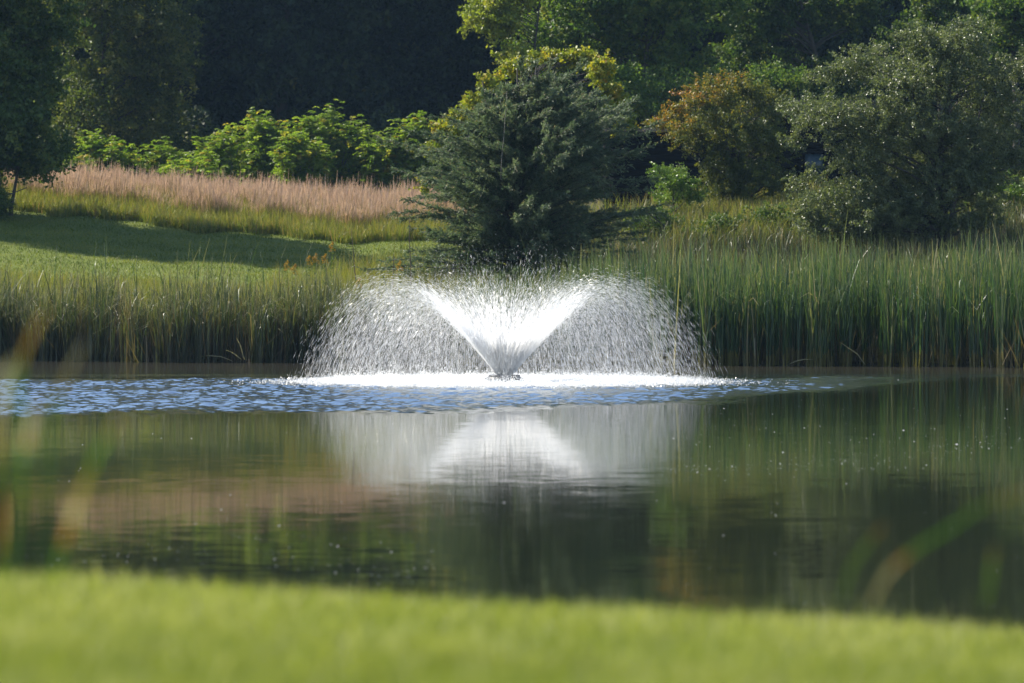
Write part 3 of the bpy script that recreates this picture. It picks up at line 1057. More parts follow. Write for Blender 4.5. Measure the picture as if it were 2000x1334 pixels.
def crown(lobes, n_clump, per, lsize, lwid, rng, sig=(0.35, 0.35, 0.2), shell=0.33, droop=0.0, up_bias=0.0, vmix=0.5, spread=None, vfun=None):
    """lobes: (cx,cy,cz,rx,ry,rz) in the tree's own frame. Returns leaf Acc and clump centres"""
    lob = np.array(lobes, float)
    w = lob[:, 3] * lob[:, 4] * lob[:, 5]; w = w ** 0.75; w /= w.sum()
    k = rng.choice(len(lob), n_clump, p=w)
    d = rand_dirs(rng, n_clump)
    r = rng.random(n_clump) ** shell
    r = np.where(rng.random(n_clump) < 0.16, r * rng.uniform(1.0, 1.28, n_clump), r)
    cc = lob[k, :3] + d * lob[k, 3:] * r[:, None]
    a = Acc()
    cv = rng.random(n_clump)
    if vfun is not None:
        cv = np.clip(0.45 * cv + vfun(cc), 0, 1)
    idx = np.repeat(np.arange(n_clump), per)
    n = len(idx)
    sc_ = rng.uniform(0.5, 1.5, n_clump)[idx][:, None]
    sg = np.array(sig)
    tw = unit(d + rand_dirs(rng, n_clump) * 0.7 + np.array([0, 0, 0.10 - droop]))
    L = (3.2 * sg[0] * rng.uniform(0.5, 1.3, n_clump))[idx][:, None]
    u = rng.random((n, 1))
    off = tw[idx] * (u - 0.5) * L + rng.normal(size=(n, 3)) * sg * sc_ * 0.55 * (1.1 - 0.6 * u)
    off[:, 2:] -= (droop * 1.2 + 0.12) * np.clip(u - 0.4, 0, 1) ** 1.5 * L
    cen = cc[idx] + off
    v = np.clip((1 - vmix) * rng.random(n) + vmix * cv[idx], 0, 1)
    leaves(a, cen, np.full(n, lsize), np.full(n, lwid), rng, v, up_bias=up_bias)
    return a, cc, d


def make_tree(name, base, trunk_pts, trunk_r, lobes, n_clump, per, lsize, lwid, lmat, bmat, seed, label, cat='tree', group=None, branches=40, fork=0.25, **kw):
    rng = np.random.default_rng(seed)
    root = empty(name, base)
    tag(root, label, cat, group)
    a = Acc()
    tp = np.array(trunk_pts, float)
    nt = 9
    tt = np.linspace(0, 1, nt)
    seg = np.linspace(0, 1, len(tp))
    pts = np.stack([np.interp(tt, seg, tp[:, i]) for i in range(3)], 1)
    pts[1:-1] += rng.normal(0, trunk_r * 0.4, (nt - 2, 3)) * [1, 1, 0.2]
    rad = trunk_r * (1 - 0.85 * tt) + 0.01
    rad[0] *= 1.35
    tube(a, pts, rad, 8)
    la, cc, d = crown(lobes, n_clump, per, lsize, lwid, rng, **kw)
    pick = rng.choice(len(cc), min(branches, len(cc)), replace=False)
    H = pts[-1, 2]
    for c in cc[pick]:
        hz = np.clip(c[2] - np.linalg.norm(c[:2]) * 0.6, fork * H, H * 0.97)
        t0 = np.clip(hz / H, 0, 1)
        s = np.array([np.interp(t0, tt, pts[:, i]) for i in range(3)])
        r0 = np.interp(t0, tt, rad) * 0.45
        cp = curve_pts(s, c, rng, 6, 0.18, 0.06)
        tube(a, cp, np.linspace(max(r0, 0.012), 0.006, 6), 5)
    link('trunk', a.mesh('trunk', True), bmat, root)
    link('crown', la.mesh('crown'), lmat, root)
    return root


# -- the dark wood behind
M_FOREST = leaf_mat('forest_leaf', [(0, (0.010, 0.020, 0.010)), (0.5, (0.026, 0.044, 0.018)), (0.93, (0.06, 0.085, 0.028)), (1, (0.12, 0.11, 0.02))], 0.22, 0.6, 0.25)


def forest_lobes(rng, h, w):
    L = []
    for _ in range(13):
        z = rng.uniform(0.04, 0.93) * h
        ww = w * (1.0 - 0.55 * abs(z / h - 0.45) / 0.55)
        L.append((rng.uniform(-0.45, 0.45) * ww, rng.uniform(-0.45, 0.45) * ww, z, ww * rng.uniform(0.35, 0.6), ww * rng.uniform(0.35, 0.6), h * rng.uniform(0.10, 0.17)))
    return L


frng = np.random.default_rng(5)
protos = []
# hand-set wood edge: (x, y, scale, variant)
wood = []
for k, x in enumerate(np.linspace(-46, 46, 17)):
    wood.append((x + frng.uniform(-1.2, 1.2), 152 + frng.uniform(-2.5, 2.5), frng.uniform(0.9, 1.15)))
for k, x in enumerate(np.linspace(-50, 50, 18)):
    wood.append((x + frng.uniform(-1.5, 1.5), 162 + frng.uniform(-3, 3), frng.uniform(1.0, 1.25)))
for k, x in enumerate(np.linspace(-58, 58, 20)):
    wood.append((x + frng.uniform(-1.5, 1.5), 186 + frng.uniform(-3, 3), frng.uniform(1.1, 1.35)))
for k, x in enumerate(np.linspace(-56, 56, 17)):
    wood.append((x + frng.uniform(-1.5, 1.5), 174 + frng.uniform(-3, 3), frng.uniform(1.1, 1.35)))
for i in range(4):
    r = np.random.default_rng(100 + i)
    h = 20 + 2 * i
    protos.append(make_tree('wood_tree', (wood[i][0], wood[i][1], float(tz(wood[i][0], wood[i][1])) - 0.2), [(0, 0, 0), (0.3, 0, h * 0.5), (0.1, 0.2, h * 0.9)], 0.32,
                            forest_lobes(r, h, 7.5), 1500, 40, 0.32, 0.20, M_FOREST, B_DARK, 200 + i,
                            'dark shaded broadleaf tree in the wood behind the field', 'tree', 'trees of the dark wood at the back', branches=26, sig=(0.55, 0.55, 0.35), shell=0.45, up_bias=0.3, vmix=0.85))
for i, (x, y, s) in enumerate(wood):
    o = protos[i] if i < 4 else copy_tree(protos[i % 4])
    o.location = (x, y, float(tz(x, y)) - 0.3)
    o.scale = (s, s, s)
    o.rotation_euler = (0, 0, frng.uniform(0, 6.28))
    px_ = 1000 + 6000 * x / y
    if i < 17:
        for lo_, hi_, lb_ in ((0, 160, 'dark wood tree behind the leftmost dark green tree'), (160, 400, 'dark wood tree behind the large bronze-green tree'),
                              (400, 600, 'dark wood tree straight above the left one of the tallest bright shrubs'), (600, 800, 'dark wood tree above the dip between the bright shrubs and the cedar'),
                              (800, 1000, 'dark wood tree behind the yellow-green maple boughs')):
            if lo_ <= px_ < hi_:
                o['label'] = lb_

# undergrowth along the foot of the wood
ur = np.random.default_rng(77)
n = 90000
x = ur.uniform(-34, 34, n); y = ur.uniform(143, 150, n)
z = tz(x, y) + ur.random(n) ** 0.8 * (3.2 + 0.9 * np.sin(x * 0.7) + 0.6 * np.sin(x * 2.1 + 1))
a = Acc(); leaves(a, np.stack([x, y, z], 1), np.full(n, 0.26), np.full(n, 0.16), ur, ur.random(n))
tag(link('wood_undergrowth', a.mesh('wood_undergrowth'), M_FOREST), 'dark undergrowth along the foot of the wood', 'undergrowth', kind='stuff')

# -- trees of the lit wood edge
def edge_tree(px0, px1, py0, py1, Y, trunkpx, lmat, seed, label, name='broadleaf_tree', nl=9, n_clump=700, per=50, ls=0.18, lw=0.12, below=None, tr=0.16, top_extra=3.0, bmat=B_DARK, group=None, lobes=None, **kw):
    tb = at(trunkpx, 400, Y)
    zb = float(tz(tb[0], Y))
    rng = np.random.default_rng(seed)
    A = at(px0, py1, Y); B = at(px1, py0, Y)
    x0, x1 = A[0] - tb[0], B[0] - tb[0]
    z0, z1 = A[2] - zb, B[2] - zb + top_extra
    if lobes is None:
        L = []
        for _ in range(nl):
            cx = rng.uniform(x0, x1) * 0.9 + 0.1 * (x0 + x1) / 2; cz = rng.uniform(z0, z1)
            rr = (x1 - x0) * rng.uniform(0.17, 0.28)
            cx = np.clip(cx, x0 + rr * 0.8, x1 - rr * 0.8); cz = np.clip(cz, z0 + rr * 0.6, z1 - rr * 0.5)
            L.append((cx, rng.uniform(-1, 1) * (x1 - x0) * 0.2, cz, rr, rr, rr * 0.75))
    else:
        L = [((at(a_, b_, Y)[0] - tb[0]), rng.uniform(-1, 1), (at(a_, b_, Y)[2] - zb), c_ * Y / 6000, c_ * Y / 6000, d_ * Y / 6000) for a_, b_, c_, d_ in lobes]
    return make_tree(name, (tb[0], Y, zb - 0.1), [(0, 0, 0), (rng.normal(0, 0.2), 0, z1 * 0.5), (rng.normal(0, 0.4), 0, z1 * 0.92)], tr, L, n_clump, per, ls, lw, lmat, bmat, seed + 50, label, group=group, **kw)


M_MAPLE = leaf_mat('maple_leaf', [(0, (0.04, 0.085, 0.018)), (0.45, (0.085, 0.15, 0.028)), (0.8, (0.15, 0.20, 0.035)), (1, (0.28, 0.25, 0.04))], 0.46, 0.5, 0.35)
M_YELLOWG = leaf_mat('yellow_green_leaf', [(0, (0.12, 0.17, 0.02)), (0.6, (0.24, 0.28, 0.035)), (1, (0.36, 0.32, 0.045))], 0.42, 0.45, 0.4)
M_DEEP = leaf_mat('deep_green_leaf', [(0, (0.028, 0.06, 0.016)), (0.6, (0.075, 0.125, 0.028)), (1, (0.19, 0.21, 0.05))], 0.42, 0.5, 0.3)
M_BROWNG = leaf_mat('bronze_green_leaf', [(0, (0.03, 0.055, 0.016)), (0.6, (0.12, 0.15, 0.035)), (1, (0.28, 0.25, 0.07))], 0.50, 0.5, 0.35)

edge_tree(1000, 1520, 0, 230, 130, 1262, M_MAPLE, 1, 'green maple with a slim bare trunk right above the cedar', name='maple_tree', n_clump=800, per=60,
          lobes=[(1120, 40, 120, 70), (1060, 110, 70, 40), (1200, -40, 150, 90), (1200, 120, 70, 60), (1340, 20, 110, 70), (1330, 120, 80, 40), (1420, -40, 100, 70), (1150, -100, 150, 80), (1310, 190, 70, 50)], tr=0.17, sig=(0.4, 0.4, 0.22))
edge_tree(890, 1020, 0, 140, 126, 1040, M_YELLOWG, 2, 'yellow-green maple boughs reaching left over the cedar', name='maple_tree', n_clump=330, per=50, top_extra=1,
          lobes=[(955, 15, 55, 35), (985, 45, 40, 28), (930, 35, 25, 18), (1000, 110, 42, 22), (1000, -30, 80, 40), (1040, -60, 70, 40)], tr=0.10, sig=(0.28, 0.28, 0.16), shell=0.6, ls=0.15, lw=0.10)
edge_tree(1400, 1720, 0, 200, 134, 1590, M_DEEP, 3, 'deep green tree behind the gap between red shrub and grey-green tree', n_clump=650, per=55)
edge_tree(1650, 2060, 0, 160, 136, 1830, M_DEEP, 4, 'deep green tree directly behind the top of the grey-green tree', n_clump=650, per=55)
edge_tree(1850, 2100, -20, 120, 128, 1990, M_MAPLE, 6, 'olive green tree in the top right corner', n_clump=380, per=50, lobes=[(1960, 20, 70, 50), (2040, 60, 70, 60), (1920, 90, 40, 30), (2060, -30, 90, 60)])
edge_tree(1240, 1420, 130, 330, 124, 1330, M_MAPLE, 8, 'low green sapling between the cedar and the red shrub', n_clump=330, per=50, top_extra=0, tr=0.07, ls=0.12, lw=0.08,
          lobes=[(1240, 190, 60, 35), (1300, 170, 55, 35), (1210, 160, 50, 35), (1380, 160, 60, 30), (1460, 180, 60, 30), (1520, 150, 50, 30)])
# left side
edge_tree(90, 395, -60, 330, 136, 190, M_BROWNG, 9, 'large bronze-green tree with drooping boughs in the upper left', name='shade_tree', n_clump=900, per=60,
          lobes=[(210, 40, 120, 60), (320, 40, 70, 35), (340, 110, 55, 40), (250, 130, 90, 50), (180, 180, 90, 60), (310, 190, 60, 40), (230, 250, 90, 50), (330, 260, 50, 40), (150, -60, 150, 80), (300, -50, 90, 50), (140, 260, 70, 50)], droop=0.35, sig=(0.4, 0.4, 0.25), ls=0.19, lw=0.10, vmix=0.65)
edge_tree(-120, 110, -40, 300, 106.3, 0, M_DEEP, 10, 'dark green tree filling the left edge above the pink grass', name='shade_tree', n_clump=900, per=55,
          lobes=[(20, 40, 90, 60), (-40, 120, 90, 70), (60, 140, 60, 50), (40, 220, 70, 45), (-20, 260, 70, 45), (100, 290, 50, 25), (70, 300, 60, 25), (110, 40, 50, 40), (0, -60, 120, 70), (-10, 318, 50, 20), (60, 322, 35, 12)], sig=(0.33, 0.33, 0.2), ls=0.15, lw=0.10, tr=0.09, vmix=0.65)
edge_tree(-20, 60, 200, 330, 106.4, 20, M_DEEP, 12, 'small forked dark sapling at the left edge of the pink grass', name='sapling', n_clump=190, per=45, top_extra=0, tr=0.06, fork=0.12,
          lobes=[(20, 280, 45, 30), (50, 300, 30, 18), (-10, 300, 30, 25), (20, 240, 40, 25)], sig=(0.2, 0.2, 0.12), ls=0.09, lw=0.06)
# off to the left, standing behind the lawn: their shadow lies across the mown grass
for i, (x, y, s) in enumerate([(-25.6, 107.4, 0.56), (-31.0, 109.4, 0.62), (-37, 111.8, 0.70)]):
    o = copy_tree(protos[i % 4]); o.location = (x, y, float(tz(x, y)) - 0.3); o.scale = (s * 0.92, s * 0.92, s * 1.9); o.rotation_euler = (0, 0, i * 1.3)
    tag(o, ['nearest', 'middle', 'farthest'][i] + ' of three dark trees beyond the left end of the lawn', 'tree', 'trees beyond the left end of the field')


# -- bright green pinnate shrubs
M_SUMAC = leaf_mat('locust_leaf', [(0, (0.09, 0.15, 0.022)), (0.5, (0.19, 0.26, 0.04)), (0.9, (0.28, 0.33, 0.07)), (1, (0.34, 0.26, 0.05))], 0.60, 0.42, 0.4, tint=(1.2, 1.35, 0.5))


def sumac(px, py_top, py_bot, halfw, Y, seed, label, nf=420):
    rng = np.random.default_rng(seed)
    p = at(px, py_top, Y)
    zb = float(tz(p[0], Y)) - 0.05
    H = p[2] - zb
    W = halfw * 1.45 * Y / 6000
    nf = int(nf * 2.6)
    root = empty('locust_shrub', (p[0], Y, zb))
    tag(root, label, 'shrub', 'bright green shrubs behind the pink grass')
    a = Acc(); st = Acc()
    tips = []
    for i in range(20):
        an = rng.uniform(0, 6.28); rr = W * rng.uniform(0.1, 0.85)
        top = np.array([rr * math.cos(an), rr * math.sin(an) * 0.7, H * (1 - 0.35 * (rr / W) ** 2) * rng.uniform(0.80, 1.0)])
        c = curve_pts((rng.normal(0, 0.1), rng.normal(0, 0.1), 0), top, rng, 7, 0.12, 0.05)
        tube(st, c, np.linspace(0.035, 0.01, 7), 5)
        tips.append(c)
    nleaf = 10
    for i in range(nf):
        c = tips[rng.integers(len(tips))] + rng.normal(0, 0.16, 3)
        t = rng.random() ** 0.75
        k = t * 6; k0 = int(min(k, 5)); s = c[k0] + (c[k0 + 1] - c[k0]) * (k - k0)
        an = rng.uniform(0, 6.28)
        L = rng.uniform(0.35, 0.6) * (1 if t < 0.93 else 0.8)
        el = rng.uniform(-0.1, 1.0) + 0.6 * (t > 0.85)
        u = np.array([math.cos(an), math.sin(an), el]); u /= np.linalg.norm(u)
        sd = unit(np.cross(u, [0, 0, 1.0]))
        tt = np.linspace(0.12, 1, nleaf)[:, None]
        mid = s + u * L * tt - np.array([0, 0, 1]) * L * 0.55 * tt ** 2.2
        v = np.full(nleaf, np.clip(rng.normal(0.5, 0.3), 0, 0.97)) if rng.random() > 0.03 else np.full(nleaf, 1.0)
        for sg in (-1, 1):
            ax = unit(sd * sg + u * 0.35 - np.array([0, 0, 0.18]))
            leaves(a, mid + ax * 0.055, np.full(nleaf, 0.12), np.full(nleaf, 0.055), rng, v, axis=np.broadcast_to(ax, (nleaf, 3)), spread=0.3, up_bias=0.5)
    link('stems', st.mesh('stems'), B_GREY, root)
    link('foliage', a.mesh('foliage'), M_SUMAC, root)


for i, (px, pt, hw, Y, nf, lb) in enumerate([
        (205, 258, 75, 126, 520, 'low wide green shrub at the left end of the row of bright shrubs'),
        (320, 280, 55, 125, 400, 'smallest green shrub, second from the left behind the pink grass'),
        (425, 262, 50, 124, 400, 'yellow-green shrub just left of the two tallest ones'),
        (505, 212, 75, 127, 800, 'tall bright green shrub, left one of the tallest pair'),
        (650, 208, 80, 127, 850, 'tall bright green shrub, right one of the tallest pair'),
        (745, 250, 60, 126, 500, 'bright green shrub between the tallest pair and the cedar'),
        (815, 218, 45, 126, 420, 'yellow-green shrub touching the left side of the cedar'),
        (580, 262, 60, 124, 480, 'lower green shrub in front of the gap between the tallest pair'),
        (130, 300, 50, 124, 300, 'low yellow-green shrub under the dark tree at the far left'),
        (380, 315, 60, 122, 350, 'low scrubby green shrub in front of the middle of the row')]):
    sumac(px, pt, 350, hw, Y, 300 + i, lb, nf)

# -- cedar
M_CEDAR = leaf_mat('cedar_needle', [(0, (0.04, 0.068, 0.038)), (0.5, (0.105, 0.145, 0.08)), (0.85, (0.20, 0.235, 0.14)), (1, (0.28, 0.22, 0.14))], 0.38, 0.5, 0.35, tint=(1.1, 1.2, 0.8))
M_CORE = leaf_mat('cedar_inner', [(0, (0.02, 0.035, 0.02)), (1, (0.045, 0.05, 0.03))], 0.1, 0.7, 0.2)


def cedar():
    rng = np.random.default_rng(42)
    Y = 88.6
    p = at(1010, 570, Y)
    zb = float(tz(p[0], Y))
    root = empty('cedar_tree', (p[0], Y, zb - 0.05))
    tag(root, 'broad grey-green red cedar with feathery boughs behind the fountain', 'tree')
    top = at(1000, 118, Y)
    H = top[2] - zb
    st = Acc(); a = Acc()
    stems = [curve_pts((0, 0, 0), (0.0, 0, H * 0.97), rng, 9, 0.05), curve_pts((0, 0, 0.3), (-1.0, 0.1, H * 0.92), rng, 9, 0.06), curve_pts((0.1, 0, 0.3), (1.9, 0.1, H * 0.86), rng, 9, 0.06),
             curve_pts((0.0, 0, 0.3), (1.0, -0.2, H * 0.95), rng, 9, 0.06)]
    for s in stems:
        tube(st, s, np.linspace(0.13, 0.015, 9), 7)
    pxm = Y / 6000
    def half(z, side):          # silhouette half-width from the photo, in metres
        py = 560 - (z / H) * (560 - 118)
        if side < 0:
            return np.interp(py, [150, 200, 260, 330, 420, 500, 560], [50, 95, 150, 190, 210, 230, 220]) * pxm
        return np.interp(py, [150, 200, 260, 330, 420, 500, 560], [95, 160, 190, 212, 232, 238, 220]) * pxm
    nb = 820
    for i in range(nb):
        tz_ = rng.random() ** 1.15
        z0 = H * (0.02 + 0.95 * tz_)
        an = rng.uniform(0, 2 * np.pi)
        side = math.cos(an)
        hw = half(min(z0 * 1.02 + 0.2, H), side)
        L = hw * (rng.uniform(0.4, 1.02) if rng.random() > 0.2 else rng.uniform(1.0, 1.38)) * (1 if abs(side) > 0.3 else 0.9)
        s = stems[rng.integers(4) if tz_ > 0.45 else 0]
        k = np.clip(z0 / H * 0.92, 0, 0.98) * 8; k0 = int(k)
        o = s[k0] + (s[k0 + 1] - s[k0]) * (k - k0)
        rise = (rng.uniform(0.10, 0.75) + 0.45 * tz_) if tz_ > 0.10 else rng.uniform(0.0, 0.25)
        tip = o * np.array([0.4, 0.4, 1]) + np.array([math.cos(an) * L, math.sin(an) * L * 0.85, L * rise * 0.6])
        tip[2] = np.clip(tip[2], 0.1, H * 1.0)
        c = curve_pts(o, tip, rng, 7, 0.12, 0.06)
        tube(st, c, np.linspace(0.025, 0.005, 7), 4)
        bv = rng.random()
        # side sprays carrying needle flakes
        ns = int(26 + 12 * L)
        ts = 0.25 + 0.75 * rng.random(ns) ** 0.75
        kk = ts * 6; k0 = np.minimum(kk.astype(int), 5)
        pos = c[k0] + (c[k0 + 1] - c[k0]) * (kk - k0)[:, None]
        bdir = unit(c[np.minimum(k0 + 1, 6)] - c[k0])
        sd = unit(bdir + rand_dirs(rng, ns) * 0.75 + np.array([0, 0, -0.05]))
        sl = rng.uniform(0.15, 0.42, ns) * (1.1 - 0.5 * ts)
        per = 11
        u = np.linspace(0.05, 1, per)
        cen = (pos[:, None] + sd[:, None] * (sl[:, None] * u)[..., None] + np.array([0, 0, -0.10]) * (u ** 2)[None, :, None] * sl[:, None, None]).reshape(-1, 3)
        cen += rng.normal(0, 0.018, cen.shape)
        ax = np.repeat(sd, per, 0)
        v = np.clip(0.45 * bv + 0.5 * np.repeat(rng.random(ns), per) + 0.1 * np.tile(u, ns), 0, 1) * 0.93
        v = np.where(rng.random(len(v)) < 0.03, 1.0, v)
        leaves(a, cen, np.full(len(cen), 0.085), np.full(len(cen), 0.024), rng, v, axis=ax, spread=0.45)
    link('trunk', st.mesh('trunk'), B_DARK, root)
    link('crown', a.mesh('crown'), M_CEDAR, root)
    # a bleached dead leader in front
    q = Acc(); p0 = at(978, 352, Y - 2.6); p1 = at(990, 178, Y - 1.6)
    off = np.array(root.location)
    tube(q, curve_pts(p0 - off, p1 - off, rng, 7, 0.05), np.linspace(0.008, 0.004, 7), 5)
    q.n and link('dead_branch', q.mesh('dead_branch'), bark_mat('bleached_wood', (0.13, 0.12, 0.10), (0.24, 0.22, 0.19)), root)
    return p


cedar()

# a grape vine over the back and left shoulder of the cedar
M_VINE = leaf_mat('vine_leaf', [(0, (0.10, 0.15, 0.02)), (0.5, (0.22, 0.25, 0.03)), (0.85, (0.38, 0.32, 0.035)), (1, (0.26, 0.12, 0.03))], 0.42, 0.45, 0.4)
edge_tree(830, 1240, 90, 340, 94.0, 1060, M_VINE, 61, 'yellow grapevine draped over the back of the cedar', name='grape_vine', n_clump=460, per=26, top_extra=0, tr=0.06, ls=0.105, lw=0.095,
          lobes=[(900, 225, 26, 16), (868, 252, 26, 18), (845, 285, 14, 18), (930, 190, 24, 16), (960, 155, 26, 16), (1010, 122, 36, 14), (1070, 106, 42, 12), (1130, 100, 36, 12), (1175, 130, 26, 25), (1200, 180, 22, 28), (1218, 235, 18, 22), (830, 350, 8, 20)],
          sig=(0.16, 0.16, 0.11), shell=0.4, vmix=0.6, branches=60)
bpy.data.objects['grape_vine']['category'] = 'vine'

# -- red and orange shrub
M_RED = leaf_mat('autumn_leaf', [(0, (0.05, 0.085, 0.02)), (0.42, (0.11, 0.14, 0.028)), (0.6, (0.22, 0.18, 0.03)), (0.78, (0.32, 0.15, 0.045)), (0.93, (0.28, 0.08, 0.045)), (1, (0.36, 0.22, 0.05))], 0.50, 0.42, 0.4, tint=(1.4, 1.1, 0.5))
edge_tree(1250, 1560, 130, 370, 104, 1440, M_RED, 71, 'rounded shrub turning orange and red, left of the grey-green tree', name='autumn_shrub', n_clump=720, per=60, top_extra=0, tr=0.07, fork=0.06, ls=0.085, lw=0.05,
          lobes=[(1380, 190, 65, 45), (1450, 170, 60, 35), (1500, 200, 50, 45), (1310, 235, 50, 25), (1350, 260, 60, 35), (1440, 250, 85, 55), (1500, 280, 55, 50), (1430, 320, 60, 35), (1330, 205, 30, 20), (1480, 345, 60, 35), (1400, 335, 55, 35), (1440, 370, 70, 28), (1530, 350, 35, 35)],
          sig=(0.18, 0.18, 0.12), vmix=0.7, branches=90, shell=0.5, vfun=lambda c: -0.17 - 0.15 * (c[:, 0] + 0.2) + 0.15 * (c[:, 2] - 2.6))
bpy.data.objects['autumn_shrub']['category'] = 'shrub'
M_LIME = leaf_mat('lime_leaf', [(0, (0.06, 0.12, 0.018)), (0.6, (0.12, 0.20, 0.03)), (1, (0.2, 0.24, 0.04))], 0.42, 0.35, 0.5)
edge_tree(1270, 1370, 300, 400, 101, 1320, M_LIME, 73, 'small lime green bush below the red shrub', name='green_bush', n_clump=130, per=55, top_extra=0, tr=0.03, fork=0.05, ls=0.075, lw=0.045,
          lobes=[(1300, 335, 30, 22), (1325, 350, 38, 26), (1350, 375, 30, 20), (1310, 375, 30, 18)], sig=(0.14, 0.14, 0.1), branches=25)
bpy.data.objects['green_bush']['category'] = 'bush'
for k_, (px_, py_, w_, lb_) in enumerate([(-5, 385, 32, 'small dark bush at the left edge below the forked sapling'), (1960, 360, 60, 'light green bush at the right edge behind the grey-green tree'), (1900, 390, 50, 'low yellow-green bush right of the grey-green tree trunk'), (1680, 390, 60, 'low green bush under the left boughs of the grey-green tree'),
                                          (1290, 430, 70, 'dark low bush in the shade right of the cedar'), (1420, 445, 60, 'dark low bush between the red shrub and the cattails'), (1510, 425, 50, 'dark low bush below the right side of the red shrub')]):
    edge_tree(px_ - w_, px_ + w_, py_ - 30, py_ + 40, 97 if k_ else 106.0, px_, M_LIME if 0 < k_ < 4 else M_DEEP, 80 + k_, lb_, name='green_bush', n_clump=150, per=50, top_extra=0, tr=0.03, fork=0.05, ls=0.08, lw=0.045,
              lobes=[(px_ - w_ * .5, py_, w_ * .6, 26), (px_ + w_ * .5, py_ + 8, w_ * .6, 26), (px_, py_ + 20, w_ * .8, 26), (px_, py_ - 14, w_ * .5, 20)], sig=(0.15, 0.15, 0.1), branches=25)
for o in col.objects:
    if o.name.startswith('green_bush') and o.type == 'EMPTY':
        o['category'] = 'bush'

# -- the glossy grey-green tree on the right
M_OLIVE = leaf_mat('glossy_leaf', [(0, (0.05, 0.07, 0.032)), (0.5, (0.115, 0.145, 0.06)), (0.85, (0.19, 0.21, 0.11)), (1, (0.24, 0.25, 0.15))], 0.42, 0.38, 0.6, tint=(1.2, 1.25, 0.6))
edge_tree(1500, 2040, 40, 450, 91, 1842, M_OLIVE, 91, 'big spreading grey-green tree with glinting leaves and low boughs on the right', name='olive_tree', n_clump=3900, per=52, top_extra=0, tr=0.13, fork=0.05, ls=0.066, lw=0.044,
          lobes=[(1850, 100, 85, 50), (1700, 110, 75, 40), (1620, 130, 45, 30), (1780, 160, 100, 55), (1920, 150, 80, 60), (1960, 220, 80, 60), (1620, 220, 90, 50), (1560, 200, 40, 25), (1740, 240, 110, 60), (1860, 260, 100, 60),
                 (1660, 300, 70, 40), (1590, 340, 35, 25), (1780, 330, 90, 50), (1900, 330, 80, 40), (1640, 390, 80, 35), (1720, 420, 90, 30), (1820, 390, 70, 35), (1570, 400, 40, 30), (2010, 120, 50, 40), (1550, 265, 30, 25), (1860, 345, 90, 45), (1800, 385, 70, 35), (1930, 390, 60, 35), (1980, 300, 60, 50), (1600, 425, 60, 28), (1690, 370, 90, 45), (1740, 350, 70, 45), (1760, 410, 70, 32), (1900, 60, 60, 35), (1800, 70, 60, 35), (1590, 440, 55, 20), (1690, 442, 75, 20), (1780, 440, 55, 22), (1560, 350, 30, 20), (1860, 430, 50, 22), (1810, 455, 60, 16), (1680, 458, 80, 14), (1920, 425, 50, 20)],
          sig=(0.13, 0.13, 0.10), shell=0.5, branches=90, vmix=0.45)
# second stems of that tree
ot = bpy.data.objects['olive_tree']
rr = np.random.default_rng(8)
for dx, top in ((-1.6, (-2.9, 0.2, 4.0)), (0.9, (1.2, 0.1, 4.6)), (-0.5, (-1.0, -0.2, 4.9))):
    a = Acc(); tube(a, curve_pts((0, 0, 0.1), top, rr, 8, 0.12), np.linspace(0.085, 0.02, 8), 6)
    link('stem', a.mesh('stem', True), B_DARK, ot)


# ------------------------------------------------------------------ log cabin behind the shrubs
def box(acc, x0, x1, y0, y1, z0, z1):
    V = [(x, y, z) for z in (z0, z1) for y in (y0, y1) for x in (x0, x1)]
    Q = [(0, 2, 3, 1), (4, 5, 7, 6), (0, 1, 5, 4), (2, 6, 7, 3), (0, 4, 6, 2), (1, 3, 7, 5)]
    acc.add(V, quads=np.array(Q))


